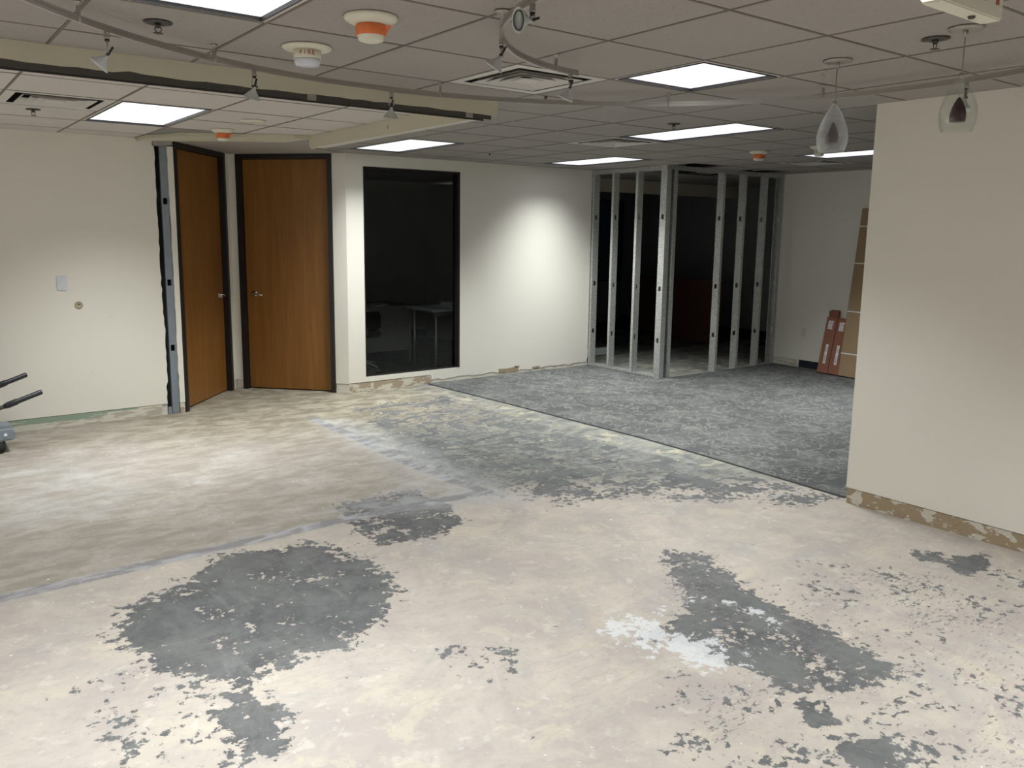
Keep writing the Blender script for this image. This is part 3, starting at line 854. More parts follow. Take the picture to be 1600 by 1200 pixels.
# ---- recessed troffers
LABELS = {
    7: 'lit ceiling light panel behind the viewpoint, nearest the right wall',
    8: 'lit ceiling light panel behind the viewpoint, farthest back',
    9: 'lit ceiling light panel outside the view on the left, before the soffit',
    10: 'lit ceiling light panel outside the view on the left, beyond the soffit',
    0: 'square lit ceiling light panel in the near ceiling, left of the glass pendants',
    1: 'brightest long ceiling light panel cut off by the top left picture edge',
    2: 'long lit ceiling light panel above the stud frame beside a square vent, crossing mid ceiling',
    3: 'lit ceiling light panel close above the dark interior window',
    4: 'low thin-looking lit ceiling light panel against the back wall at the stud frame',
    5: 'far lit ceiling light panel partly hidden behind the right wall below the glass pendant',
    6: 'lit ceiling light panel left of the orange-taped detector inside the soffit',
}
def troffer(k, i0, i1, j0, j1):
    x0, x1, y0, y1 = i0 * T, i1 * T, j0 * T, j1 * T
    cx, cy = (x0 + x1) / 2, (y0 + y1) / 2
    t = empty('ceiling_light', (cx, cy, CH))
    tag(t, LABELS.get(k, 'lit ceiling light panel behind the viewpoint'), 'ceiling light', 'recessed fluorescent ceiling panels')
    hx, hy = (x1 - x0) / 2 - 0.0066, (y1 - y0) / 2 - 0.0066
    rim = 0.020
    bm = bmesh.new()
    for a in ((-hx, -hy, hx, -hy + rim), (-hx, hy - rim, hx, hy), (-hx, -hy + rim, -hx + rim, hy - rim), (hx - rim, -hy + rim, hx, hy - rim)):
        add_box(bm, a[0], a[1], 0.001, a[2], a[3], 0.07)
    link_bm('frame', bm, m_wbar, t)
    bm = bmesh.new(); g = 0.008; hx2, hy2 = hx - rim, hy - rim
    for a in ((-hx2, -hy2, hx2, -hy2 + g), (-hx2, hy2 - g, hx2, hy2), (-hx2, -hy2 + g, -hx2 + g, hy2 - g), (hx2 - g, -hy2 + g, hx2, hy2 - g)):
        add_box(bm, a[0], a[1], -0.003, a[2], a[3], 0.06)
    link_bm('dark_gasket', bm, m_bframe, t)
    lens = box('diffuser', (-hx2 + g, -hy2 + g, 0.012), (hx2 - g, hy2 - g, 0.016), m_lens, t)
    ld = bpy.data.lights.new('troffer_lamp', 'AREA')
    ld.shape = 'RECTANGLE'; ld.size = 2 * (hx2 - g) - 0.01; ld.size_y = 2 * (hy2 - g) - 0.01
    ld.energy = LAMP * ld.size * ld.size_y
    ld.color = (0.965, 1.0, 0.975)
    ld.spread = SPREAD
    lo = bpy.data.objects.new('lamp', ld); COL.objects.link(lo)
    lo.parent = t; lo.location = (0, 0, 0.008)
for k, l_ in enumerate(LIGHTS):
    troffer(k, *l_)

# ---- air diffusers
def diffuser(i, j, label, rings=3):
    t = empty('ceiling_vent', ((i + .5) * T, (j + .5) * T, CH))
    tag(t, label, 'vent', 'square ceiling air diffusers')
    a = T / 2 - 0.0066
    def ring(name, ro, zo, ri, zi, mat):
        bm = bmesh.new()
        th = 0.002
        q0 = [(-1, -1), (1, -1), (1, 1), (-1, 1)]
        A = [bm.verts.new((x * ro, y * ro, zo)) for x, y in q0]
        B_ = [bm.verts.new((x * ri, y * ri, zi)) for x, y in q0]
        A2 = [bm.verts.new((x * ro, y * ro, zo + th)) for x, y in q0]
        B2 = [bm.verts.new((x * (ri - .001), y * (ri - .001), zi + th)) for x, y in q0]
        for k in range(4):
            k2 = (k + 1) % 4
            bm.faces.new((A[k], A[k2], B_[k2], B_[k]))
            bm.faces.new((A2[k], B2[k], B2[k2], A2[k2]))
            bm.faces.new((A[k], A2[k], A2[k2], A[k2]))
            bm.faces.new((B_[k], B_[k2], B2[k2], B2[k]))
        return link_bm(name, bm, mat, t)
    ring('flange', a, 0.0, a - 0.055, 0.0, m_wbar)
    bm = bmesh.new()
    add_box(bm, -a + 0.03, -a + 0.03, 0.075, a - 0.03, a - 0.03, 0.08)
    for s in (-1, 1):
        add_box(bm, min(s * (a - 0.04), s * (a - 0.036)), -a + 0.03, 0.003, max(s * (a - 0.04), s * (a - 0.036)), a - 0.03, 0.078)
        add_box(bm, -a + 0.03, min(s * (a - 0.04), s * (a - 0.036)), 0.003, a - 0.03, max(s * (a - 0.04), s * (a - 0.036)), 0.078)
    link_bm('plenum_box', bm, m_dark, t)
    for r0 in (0.206, 0.155, 0.108):
        ring('louvre', r0, -0.004, r0 - 0.040, 0.026, m_wbar)
    box('centre_plate', (-0.058, -0.058, -0.004), (0.058, 0.058, 0.000), m_wbar, t)
diffuser(1, 1, 'square white ceiling vent right below the curved hook-shaped spotlight rail')
diffuser(5, 4, 'square ceiling vent touching the long light panel above the stud frame')
diffuser(10, 4, 'faint square ceiling vent near the far right wall above the stud frame end')
diffuser(-2, 5, 'square ceiling vent at far left picture edge inside the soffit')

# ------------------------------------------------------------------ soffit remnants
HB = 2.402
pts = [(-4.0, CH), (-4.0, HB)]
for x in np.arange(-3.9, 1.0, 0.07):
    up_ = 0.010 if -0.95 < x < -0.85 else 0.0
    pts.append((float(x), HB + up_ + random.uniform(-0.003, 0.003)))
pts += [(1.20, HB - 0.006), (1.21, CH)]
t1 = prism('trim_1', pts, 'y', 1.555, 1.570, m_soffit); tag(t1, kind='structure')
bm = bmesh.new()
add_box(bm, -4.0, 1.655, HB + 0.002, 1.21, 1.670, CH)
add_box(bm, -4.0, 1.572, HB + 0.02, 1.19, 1.654, HB + 0.022)
link_bm('soffit_back_face', bm, m_soffit, t1)
bm = bmesh.new()
add_box(bm, -4.0, 1.573, 2.374, 1.165, 1.5755, 2.418)
add_box(bm, -4.0, 1.650, 2.374, 1.165, 1.6525, 2.418)
add_box(bm, -4.0, 1.5755, 2.414, 1.165, 1.650, 2.418)
link_bm('metal_track', bm, m_dmetal, t1)
for x in (-0.02, 0.98):
    o = box('splice_clip', (x, 1.5715, 2.372), (x + 0.05, 1.5728, 2.404), m_track, t1)
# side soffit
pts = [(1.672, CH), (1.672, 2.392)] + [(float(y), 2.384 + random.uniform(-0.003, 0.003)) for y in np.arange(1.75, 3.95, 0.07)] + [(4.0, 2.372), (4.05, 2.380), (4.08, 2.420), (4.05, CH)]
t13 = prism('trim_13', pts, 'x', 1.10, 1.112, m_soffit); tag(t13, kind='structure')
pts2 = [(1.672, CH), (1.672, 2.392), (3.98, 2.384), (4.0, 2.40), (4.02, CH)]
bm = bmesh.new(); add_prism(bm, pts2, 'x', 1.112, 1.200)
link_bm('soffit_core', bm, m_core, t13)
for y, z in ((1.80, 2.45), (2.72, 2.432)):
    box('screw_slot', (1.0985, y, z - 0.012), (1.0995, y + 0.006, z + 0.012), m_dark, t13)
# grey gypsum ceiling of the niche and the ragged cream border in front of it
rag = [(0.0, 5.22), (0.06, 5.12), (0.20, 5.03), (0.27, 5.00), (0.30, 4.985), (0.36, 4.90), (0.45, 4.84), (0.53, 4.765), (0.62, 4.70), (0.72, 4.625), (0.83, 4.565), (0.90, 4.52), (0.96, 4.49), (1.03, 4.46)]
band = rag + [(1.06, 4.30), (1.10, 4.05), (0.96, 4.06), (0.885, 4.10), (0.45, 4.36), (0.20, 4.52), (0.05, 4.86), (0.0, 4.98)]
tag(prism('trim_14', band, 'z', CH - 0.028, CH - 0.001, m_soffit), kind='structure')
gyp = [(0.135, 5.226)] + [(x + 0.03, y + 0.03) for x, y in rag[2:]] + [(1.13, 4.10), (1.22, 4.10), (1.32, 4.6), (1.60, 5.0), (1.98, 5.22), (1.125, 6.12), (0.33, 5.225)]
tag(prism('trim_15', gyp, 'z', CH - 0.006, CH - 0.0005, m_gyp), kind='structure')

# ------------------------------------------------------------------ stud partition
RY = 0.0
HO = (0.46, 1.07, 1.90)
sw = empty('stud_partition', (XS, YS, 0))
tag(sw, 'short run of bare galvanised wall studs between the white wall and the corner post', 'framing')
def S(name, x, y, rz, W=0.092, F=0.036, parent=sw, H1=CH - 0.006, ho=HO):
    return stud_obj(name, (x - parent.location.x, y - parent.location.y, 0), rz, 0.006, H1, W, F, m_galv, parent, ho)
# web perpendicular to the run (faces -y), opening to +y
for y in (5.185, 4.84, 4.44):
    bm = bmesh.new(); c_stud(bm, 0.006, CH - 0.006, 0.092, 0.036, 0.003, HO)
    bmesh.ops.transform(bm, matrix=Matrix.Translation((0.096, y - YS, 0)) @ Matrix.Rotation(math.pi / 2, 4, 'Z'), verts=bm.verts[:])
    link_bm('stud', bm, m_galv, sw)
bm = bmesh.new()
add_box(bm, 0.0, 0.10, 0.0085, 0.100, YW - YS, 0.011)
add_box(bm, 0.0, 0.10, 0.0085, 0.003, YW - YS, 0.034)
add_box(bm, 0.097, 0.10, 0.0085, 0.100, YW - YS, 0.034)
link_bm('bottom_track', bm, m_galv, sw)
bm = bmesh.new()
add_box(bm, -0.001, 0.10, CH - 0.004, 0.101, YW - YS, CH - 0.001)
add_box(bm, -0.001, 0.0, CH - 0.050, 0.002, YW - YS, CH - 0.001)
add_box(bm, 0.098, 0.10, CH - 0.050, 0.101, YW - YS, CH - 0.001)
link_bm('top_track', bm, m_galv, sw)
sf = empty('stud_partition', (XS, YS, 0))
tag(sf, 'longer run of bare galvanised studs with a doorway gap, from the corner post to the far right wall', 'framing')
for x in (0.004, 1.016, 1.43, 1.86):
    bm = bmesh.new(); c_stud(bm, 0.006, CH - 0.006, 0.092, 0.040 if x > 0.5 else 0.075, 0.003, HO)
    bmesh.ops.transform(bm, matrix=Matrix.Translation((x, 0, 0)), verts=bm.verts[:])
    link_bm('stud', bm, m_galv, sf)
for x in (0.19, 2.240):  # these two open the other way
    bm = bmesh.new(); c_stud(bm, 0.006, CH - 0.006, 0.092, 0.055, 0.003, HO)
    bmesh.ops.transform(bm, matrix=Matrix.Translation((x, 0, 0)) @ Matrix.Scale(-1, 4, (1, 0, 0)), verts=bm.verts[:])
    link_bm('stud', bm, m_galv, sf)
bm = bmesh.new()
add_box(bm, 0.102, -0.001, CH - 0.004, XF - XS, 0.093, CH - 0.001)
add_box(bm, 0.0, -0.003, CH - 0.045, XF - XS, -0.001, CH - 0.001)
add_box(bm, 0.102, 0.093, CH - 0.045, XF - XS, 0.095, CH - 0.001)
link_bm('top_track', bm, m_galv, sf)
bm = bmesh.new()
add_box(bm, 0.0, -0.001, 0.002, 0.24, 0.093, 0.005)
add_box(bm, 1.0, 0.0, 0.002, XF - XS, 0.092, 0.005)
link_bm('bottom_track', bm, m_galv, sf)

# ------------------------------------------------------------------ carpet
edgep = [(2.986, YW), (3.03, 4.6), (3.07, 3.9), (3.11, 3.0), (3.155, 2.123), (3.15, 1.5), (3.12, 0.9), (3.09, 0.223), (3.152, 0.20), (3.152, -4.99)]
cp = edgep + [(XF - 0.008, -4.99), (XF - 0.008, YS - 0.012), (XS - 0.006, YS - 0.012), (XS - 0.006, YW)]
bm = bmesh.new(); add_prism(bm, cp, 'z', 0.0006, 0.0085)
c_ = link_bm('carpet', bm, m_carpet)
tag(c_, 'grey patterned carpet with pale squiggles, its cut edge crossing the bare slab', 'carpet')
bm = bmesh.new()
prevs = edgep[:8]
for (ax, ay), (bx, by) in zip(prevs, prevs[1:]):
    n = 6
    for q_ in range(n):
        x0 = ax + (bx - ax) * q_ / n; y0 = ay + (by - ay) * q_ / n; x1 = ax + (bx - ax) * (q_ + 1) / n; y1 = ay + (by - ay) * (q_ + 1) / n
        w0 = 0.012
        vs = [bm.verts.new(p) for p in ((x0 - w0, y0, 0.0007), (x0, y0, 0.0083), (x1, y1, 0.0083), (x1 - w0, y1, 0.0007))]
        bm.faces.new(vs)
link_bm('backing_edge', bm, m_rubber, c_)
# dark carpet in the room beyond
rc = box('carpet', (5.43, 5.75, 0.0006), (RX - 0.015, 8.98, 0.008), m_carpet)
tag(rc, 'dark carpet in the unlit room beyond the bare studs', 'carpet')
oc = box('carpet', (1.88, YW + 0.13, 0.0006), (5.29, 8.98, 0.008), m_carpet)
tag(oc, 'dark carpet inside the office seen through the interior window', 'carpet')

# ------------------------------------------------------------------ curved spotlight rails
def arc_pts(c, r, a0, a1, n):
    return [(c[0] + r * math.cos(a0 + (a1 - a0) * i / n), c[1] + r * math.sin(a0 + (a1 - a0) * i / n)) for i in range(n + 1)]
ZT = 2.424
cA = (0.255, -0.976); rA = 2.266
ang = lambda c, p: math.atan2(p[1] - c[1], p[0] - c[0])
a_start, a_mid = ang(cA, (-1.95, -0.35)), ang(cA, (1.512, 0.93))
if a_start < 0: a_start += 2 * math.pi
railA = arc_pts(cA, rA, a_start, a_mid, 44)
rB = 1.7077
dirn = (Vector(railA[-1]) - Vector(cA)).normalized()
cB = Vector(railA[-1]) - dirn * rB
railB = arc_pts((cB.x, cB.y), rB, ang((cB.x, cB.y), railA[-1]), ang((cB.x, cB.y), (2.64, -1.2)), 30)
def rail_mesh(name, pts, parent):
    bm = bmesh.new()
    hw, hh = 0.006, 0.0125
    prev = None
    n = len(pts)
    rings = []
    for i, p in enumerate(pts):
        d = (Vector(pts[min(i + 1, n - 1)]) - Vector(pts[max(i - 1, 0)])).normalized()
        nn = Vector((-d.y, d.x))
        ring_ = []
        for sx, sz in ((-1, -1), (1, -1), (1, -.25), (.55, -.2), (.55, .2), (1, .25), (1, 1), (-1, 1), (-1, .25), (-.55, .2), (-.55, -.2), (-1, -.25)):
            ring_.append(bm.verts.new((p[0] + nn.x * hw * sx, p[1] + nn.y * hw * sx, hh * sz)))
        rings.append(ring_)
    m_ = len(rings[0])
    for a, b_ in zip(rings, rings[1:]):
        for k in range(m_):
            bm.faces.new((a[k], a[(k + 1) % m_], b_[(k + 1) % m_], b_[k]))
    bm.faces.new(rings[0]); bm.faces.new(rings[-1][::-1])
    return link_bm(name, bm, m_track, parent)
def standoff(parent, x, y):
    zt = CH - ZT
    lathe('standoff', [(0, zt - 0.001), (0.014, zt - 0.001), (0.014, zt - 0.004), (0.0045, zt - 0.008), (0.0075, zt - 0.022), (0.0080, zt - 0.034), (0.0070, 0.011), (0.0085, 0.009), (0.0085, -0.011), (0, -0.011)],
          m_track, parent, 16, mtx=Matrix.Translation((x, y, 0)))
r1 = empty('track_rail', (0, 0, ZT))
tag(r1, 'long curved satin metal lighting rail sweeping across the whole near ceiling', 'track rail')
rail_mesh('rail', railA + railB[1:], r1)
def snap(c, r, p):
    v = (Vector(p) - Vector(c)).normalized(); q_ = Vector(c) + v * r; return (q_.x, q_.y)
for p in ((-1.27, 0.745), (-0.66, 1.12), (0.61, 1.31)):
    standoff(r1, *snap(cA, rA, p))
for p in ((1.87, 0.81), (2.52, 0.12)):
    standoff(r1, *snap((cB.x, cB.y), rB, p))
cC = (0.824, -0.6485); rC = 1.0
railC = arc_pts(cC, rC, ang(cC, (-0.02, -1.25)) + 2 * math.pi, ang(cC, (0.76, 0.36)), 36)
r2 = empty('track_rail', (0, 0, ZT))
tag(r2, 'short hook-shaped satin metal lighting rail above the square vent', 'track rail')
rail_mesh('rail', railC, r2)
standoff(r2, *snap(cC, rC, (-0.02, -0.09)))
standoff(r2, *snap(cC, rC, (0.61, 0.33)))
lathe('feed_canopy', [(0, 0.058), (0.03, 0.058), (0.03, 0.052), (0.006, 0.050), (0.006, 0.010), (0, 0.010)], m_track, r2, 20,
      mtx=Matrix.Translation((*snap(cC, rC, (-0.03, -0.10)), 0)))

def spot(p, axis, label, tilt=0.0, stem=0.052):
    """head hanging under the rail at p; axis is where the cone opens"""
    t = empty('track_spotlight', (p[0], p[1], ZT))
    tag(t, label, 'spotlight', 'unlit cone spotlights on the curved rails')
    lathe('connector', [(0, -0.0100), (0.009, -0.0100), (0.011, -0.016), (0.008, -0.026), (0.012, -0.030), (0.012, -0.036), (0, -0.037)], m_track, t, 16)
    lathe('swivel', [(0, -0.0375), (0.0085, -0.0375), (0.0085, -0.046), (0, -0.046)], m_blackp, t, 14)
    A = Vector(axis).normalized()
    side = A.cross(Vector((0, 0, 1)))
    side = side.normalized() if side.length > 0.05 else Vector((1, 0, 0))
    piv = Vector((0, 0, -0.040 - stem))
    for s in (-1, 1):
        bm = bmesh.new()
        add_tube(bm, [Vector((0, 0, -0.044)) + side * 0.006 * s, Vector((0, 0, -0.052)) + side * 0.014 * s, piv + Vector((0, 0, 0.012)) + side * 0.013 * s, piv + side * 0.010 * s], 0.0028, 8)
        link_bm('yoke_arm', bm, m_track, t, True)
    bm = bmesh.new(); add_tube(bm, [piv - side * 0.014, piv + side * 0.016], 0.005, 10); link_bm('pivot', bm, m_blackp, t, True)
    bm = bmesh.new(); add_tube(bm, [piv - A * 0.002, piv - A * 0.028 + side * 0.004 + Vector((0, 0, 0.008))], 0.0042, 10); link_bm('aiming_lever', bm, m_blackp, t, True)
    ks = 0.76
    prof = [(0.0001, 0.0), (0.010, 0.0), (0.011, 0.016), (0.016, 0.024), (0.050, 0.068), (0.0515, 0.069), (0.0500, 0.070), (0.015, 0.0265), (0.0001, 0.024)]
    prof = [(a_ * ks, b2_ * ks) for a_, b2_ in prof]
    lathe('cone_shade', prof, m_cone, t, 32, mtx=aim(A, piv))
    lathe('lamp_socket', [(0, 0.021), (0.009, 0.0215), (0.013, 0.035), (0.0, 0.036)], m_white, t, 20, mtx=aim(A, piv))
    return t
LFT = Vector((-0.80, 0.595, 0)); TOC = Vector((-0.595, -0.80, 0)); DN = Vector((0, 0, -1))
spot(snap(cA, rA, (-1.142, 0.812)), LFT * 0.60 + TOC * 0.25 + DN * 0.75, 'shiny cone spotlight hanging at far left over the cream soffit')
spot(snap(cA, rA, (-0.452, 1.185)), LFT * 0.35 - TOC * 0.2 + DN, 'cone spotlight hanging in front of the soffit, below the FIRE alarm', stem=0.042)
spot(snap(cA, rA, (0.318, 1.265)), LFT * 0.12 - TOC * 0.3 + DN, 'cone spotlight hanging in front of the soffit near its right end', stem=0.046)
spot(snap(cC, rC, (-0.120, -0.46)), LFT * 0.85 + TOC * 0.50 + DN * 0.12, 'spotlight turned sideways showing its round glass face near the top edge', stem=0.020)
sp_ = [o for o in bpy.data.objects if o.name.startswith('track_spotlight')][-1]
Ax = (LFT * 0.85 + TOC * 0.50 + DN * 0.12)
lathe('lens_ring', [(0.026, 0.050), (0.031, 0.050), (0.031, 0.053), (0.026, 0.053)], m_dmetal, sp_, 32, close=True, mtx=aim(Ax, (0, 0, -0.060)))
lathe('lens', [(0, 0.0500), (0.0255, 0.0500), (0.0255, 0.0515), (0, 0.0515)], m_clear, sp_, 32, mtx=aim(Ax, (0, 0, -0.060)))
spot(snap(cC, rC, (0.057, -0.019)), LFT * 0.55 + DN * 0.8 - TOC * 0.1, 'cone spotlight hanging from the bend of the hook-shaped rail', stem=0.030)
spot(snap(cC, rC, (0.712, 0.345)), LFT * 0.45 + DN - TOC * 0.1, 'cone spotlight at the right tip of the hook-shaped rail over the vent', stem=0.030)
spot(snap((cB.x, cB.y), rB, (2.68, -0.72)), DN + LFT * 0.15, 'cone spotlight at the right picture edge against the right wall', stem=0.040)

# ------------------------------------------------------------------ ceiling devices
def detector(x, y, label, tape=True, s=1.0):
    t = empty('smoke_detector', (x, y, CH - 0.0005)); tag(t, label, 'smoke detector', 'ceiling smoke detectors')
    lathe('base_plate', [(0, 0), (0.098 * s, 0), (0.100 * s, -0.004), (0.096 * s, -0.012), (0.080 * s, -0.022), (0.055 * s, -0.030), (0, -0.031)], m_ivory, t, 40)
    lathe('sensor_head', [(0, -0.031), (0.052 * s, -0.030), (0.052 * s, -0.068), (0.046 * s, -0.084), (0.030 * s, -0.090), (0, -0.091)], m_ivory, t, 36)
    if tape:
        lathe('orange_tape', [(0.0535 * s, -0.031), (0.0560 * s, -0.036), (0.0545 * s, -0.068), (0.0525 * s, -0.070), (0.0525 * s, -0.031)], m_orange, t, 36, close=True)
        bm = bmesh.new()
        pts = [(0.052, -0.010, -0.034), (0.078, -0.002, -0.030), (0.066, 0.006, -0.046), (0.052, 0.012, -0.064)]
        vs = [bm.verts.new(Vector(p) * 1.0) for p in pts]; vs2 = [bm.verts.new(Vector(p) + Vector((0, 0.0015, -0.0005))) for p in pts]
        bm.faces.new(vs); bm.faces.new(vs2[::-1])
        for k in range(4): bm.faces.new((vs[k], vs[(k + 1) % 4], vs2[(k + 1) % 4], vs2[k]))
        o = link_bm('tape_flap', bm, m_orange, t); o.rotation_euler = (0, 0, math.radians(-40))
    return t
detector(-0.345, 0.265, 'large white smoke detector wrapped in orange tape, nearest in the ceiling centre')
detector(0.385, 4.10, 'orange-taped smoke detector over the two wooden doors', s=0.9)
detector(4.87, 2.36, 'far orange-taped smoke detector above the stud doorway', s=0.9)
detector(4.87, 1.73, 'pale untaped smoke detector half behind the hazy-looking glass pendant', tape=False, s=0.8)
# low round plate inside the soffit
t = empty('ceiling_plate', (0.38, 3.42, CH - 0.0005)); tag(t, 'flat round cream cover plate beside the soffit ceiling light', 'cover plate')
lathe('disc', [(0, 0), (0.088, 0), (0.09, -0.005), (0.075, -0.012), (0, -0.013)], m_ivory, t, 36)
lathe('screw', [(0, -0.0132), (0.005, -0.0132), (0.004, -0.016), (0, -0.0165)], m_screw, t, 10)
# fire alarm
t = empty('fire_alarm', (-0.320, 0.890, CH - 0.0005)); tag(t, 'round cream FIRE alarm with red lettering beside the nearest orange-taped detector', 'fire alarm')
lathe('base_plate', [(0, 0), (0.105, 0), (0.107, -0.005), (0.100, -0.012), (0.085, -0.016), (0, -0.017)], m_ivory, t, 40)
lathe('body', [(0, -0.017), (0.060, -0.017), (0.060, -0.052), (0, -0.053)], m_ivory, t, 36)
lathe('strobe_lens', [(0, -0.053), (0.054, -0.053), (0.057, -0.060), (0.050, -0.078), (0, -0.080)], m_white, t, 36)
cam_dir = Vector((-1.8792 + 0.32, -2.595 - 0.89, 0)).normalized()
for k, ch_ in enumerate('FIRE'):
    a = math.atan2(cam_dir.y, cam_dir.x) + (k - 1.5) * 0.30
    nrm = Vector((math.cos(a), math.sin(a), 0)); tan = Vector((-math.sin(a), math.cos(a), 0))
    mt = Matrix((tan, Vector((0, 0, 1)), nrm)).transposed().to_4x4()
    mt.translation = nrm * 0.0605 + Vector((0, 0, -0.034))
    text_mesh('letter', ch_, 0.026, m_red, t, mt, 0.0008)
# sprinklers
def sprinkler(x, y, label, s=1.0):
    t = empty('sprinkler', (x, y, CH - 0.0005)); tag(t, label, 'sprinkler', 'ceiling sprinkler heads')
    lathe('escutcheon', [(0.012, -0.001), (0.045 * s, -0.001), (0.046 * s, -0.004), (0.030 * s, -0.008), (0.012, -0.006)], m_dmetal, t, 28, close=True)
    lathe('nozzle', [(0, -0.002), (0.011, -0.002), (0.011, -0.018), (0.006, -0.022), (0, -0.022)], m_dmetal, t, 14)
    for k in (-1, 1):
        tube('frame_arm', [(0.009 * k, 0, -0.016), (0.013 * k, 0, -0.028), (0.004 * k, 0, -0.040)], 0.002, m_dmetal, t, 6)
    lathe('deflector', [(0, -0.040), (0.018, -0.040), (0.019, -0.0415), (0, -0.043)], m_dmetal, t, 16)
sprinkler(-0.946, 0.85, 'chrome sprinkler head between the far left cone spotlight and the top left light panel', 1.15)
sprinkler(-0.972, 3.83, 'small sprinkler head beside the vent at far left inside the soffit')
sprinkler(1.587, -0.854, 'dark sprinkler head left of the clear glass pendant under the exit sign', 1.15)
sprinkler(2.772, 1.555, 'small dark sprinkler head in mid ceiling just above the long far light panel')
for (x, y, lb) in ((3.144, 4.30, 'tiny dark ceiling pin near the back wall above the wall light scallop'), (1.315, 1.24, 'tiny dark ceiling screw just past the square vent')):
    o = lathe('ceiling_screw', [(0, 0), (0.009, 0), (0.009, -0.006), (0.004, -0.018), (0, -0.019)], m_dmetal, None, 12)
    o.location = (x, y, CH - 0.0005); tag(o, lb, 'screw')

# ------------------------------------------------------------------ glass pendants
def pendant(x, y, ztop, zbot, rmax, label, hazed):
    t = empty('glass_pendant', (x, y, CH - 0.0005)); tag(t, label, 'pendant lamp', 'teardrop glass pendants')
    lathe('canopy', [(0, 0), (0.062, 0), (0.064, -0.003), (0.060, -0.009), (0, -0.010)], m_track, t, 36)
    lathe('cable_grip', [(0, -0.010), (0.010, -0.010), (0.009, -0.022), (0.003, -0.034), (0, -0.034)], m_track, t, 14)
    zt, zb = ztop - CH, zbot - CH
    h = zt - zb
    tube('cord', [(0, 0, -0.03), (0, 0, zt - 0.35 * h)], 0.0022, m_track, t, 8)
    lathe('cap', [(0, zt + 0.014), (0.008, zt + 0.013), (0.011, zt + 0.004), (0.012, zt - 0.006), (0, zt - 0.006)], m_track, t, 16)
    # outer teardrop: thin wall, open at the bottom
    prof = [(0.13, 0.0), (0.30, 0.08), (0.52, 0.20), (0.75, 0.36), (0.92, 0.52), (1.0, 0.68), (0.97, 0.82), (0.88, 0.92), (0.80, 1.0)]
    out = [(r * rmax, zt - s * h) for r, s in prof]
    inn = [((r * rmax) - 0.0035, zt - s * h * 0.985 - 0.002) for r, s in prof]
    lathe('glass_shade', out + inn[::-1], m_hazed if hazed else m_clear, t, 48, close=True)
    # inner dark teardrop
    zi0, zi1 = zt - 0.36 * h, zt - 0.82 * h
    ip = [(0.0, 0.0), (0.22, 0.06), (0.55, 0.25), (0.85, 0.50), (1.0, 0.74), (0.96, 0.92), (0.90, 1.0), (0.0, 1.0)]
    lathe('inner_shade', [(r * rmax * 0.43, zi0 + (zi1 - zi0) * s) for r, s in ip], m_purple, t, 32)
    return t
m_hazed = mk_thin('reflection_hazed_glass', (0.97, 0.98, 0.99), (0.92, 0.94, 0.97), 0.05)  # clear glass with a whitened body standing in for reflected light
pendant(1.672, -0.38, 2.292, 2.082, 0.068, 'milky teardrop glass pendant with painted-in white reflection and dark core, left of the right wall', True)
pendant(1.499, -1.01, 2.306, 2.102, 0.068, 'clear teardrop glass pendant with dark core under the exit sign', False)

# ------------------------------------------------------------------ exit sign
t = empty('exit_sign', (0.47, -1.48, CH)); tag(t, 'white exit sign box hanging at the top right picture edge', 'exit sign')
bm = bmesh.new(); add_box(bm, -0.165, -0.028, -0.2, 0.165, 0.028, -0.02)
bmesh.ops.bevel(bm, geom=bm.edges[:], offset=0.004, segments=2, affect='EDGES')
link_bm('housing', bm, m_ivory, t)
lathe('ceiling_canopy', [(0, -0.0006), (0.06, -0.0006), (0.06, -0.012), (0.02, -0.021), (0, -0.021)], m_ivory, t, 24)
text_mesh('lettering', 'EXIT', 0.175, m_red, t, Matrix.Translation((0, -0.0285, -0.112)) @ Matrix.Rotation(math.pi / 2, 4, 'X'), 0.001)
box('lit_end_lens', (-0.172, -0.026, -0.194), (-0.1655, 0.026, -0.03), m_glow, t, 0.002)
lathe('bottom_hook', [(0, -0.201), (0.010, -0.201), (0.007, -0.207), (0, -0.207)], m_dmetal, t, 12, mtx=Matrix.Translation((0.05, 0.0, 0)))

# ------------------------------------------------------------------ wall fittings
t = empty('light_switch', (-0.66, YW, 1.24)); tag(t, 'white light switch plate on the left wall', 'light switch')
bm = bmesh.new(); add_box(bm, -0.038, -0.012, -0.060, 0.038, -0.0005, 0.060)
bmesh.ops.bevel(bm, geom=[e for e in bm.edges], offset=0.003, segments=2, affect='EDGES')
link_bm('plate', bm, m_white, t)
box('rocker', (-0.016, -0.016, -0.032), (0.016, -0.0122, 0.032), m_white, t, 0.001)
for z in (-0.048, 0.048):
    lathe('screw', [(0, 0), (0.003, 0), (0.0025, 0.001), (0, 0.0012)], m_screw, t, 10, mtx=aim((0, -1, 0), (0, -0.0122, z)))
t = empty('wall_hole', (-0.541, YW, 1.048)); tag(t, 'round brown-rimmed cable hole in the left wall below the switch', 'cable hole')
lathe('ring', [(0.030, 0.0005), (0.033, 0.003), (0.030, 0.006), (0.018, 0.004), (0.016, 0.0005)], simple('raw_gypsum_ring', (0.42, 0.33, 0.23), 0.8, 0, 0.2, 60), t, 28, close=True, mtx=aim((0, -1, 0)))
lathe('dark_core', [(0, 0.001), (0.017, 0.001), (0.016, 0.002), (0, 0.002)], m_strip_mix, t, 24, mtx=aim((0, -1, 0)))
lathe('cable_stub', [(0, 0.002), (0.007, 0.002), (0.006, 0.006), (0, 0.0065)], m_ink, t, 14, mtx=aim((0, -1, 0), (0.002, 0, 0.004)))

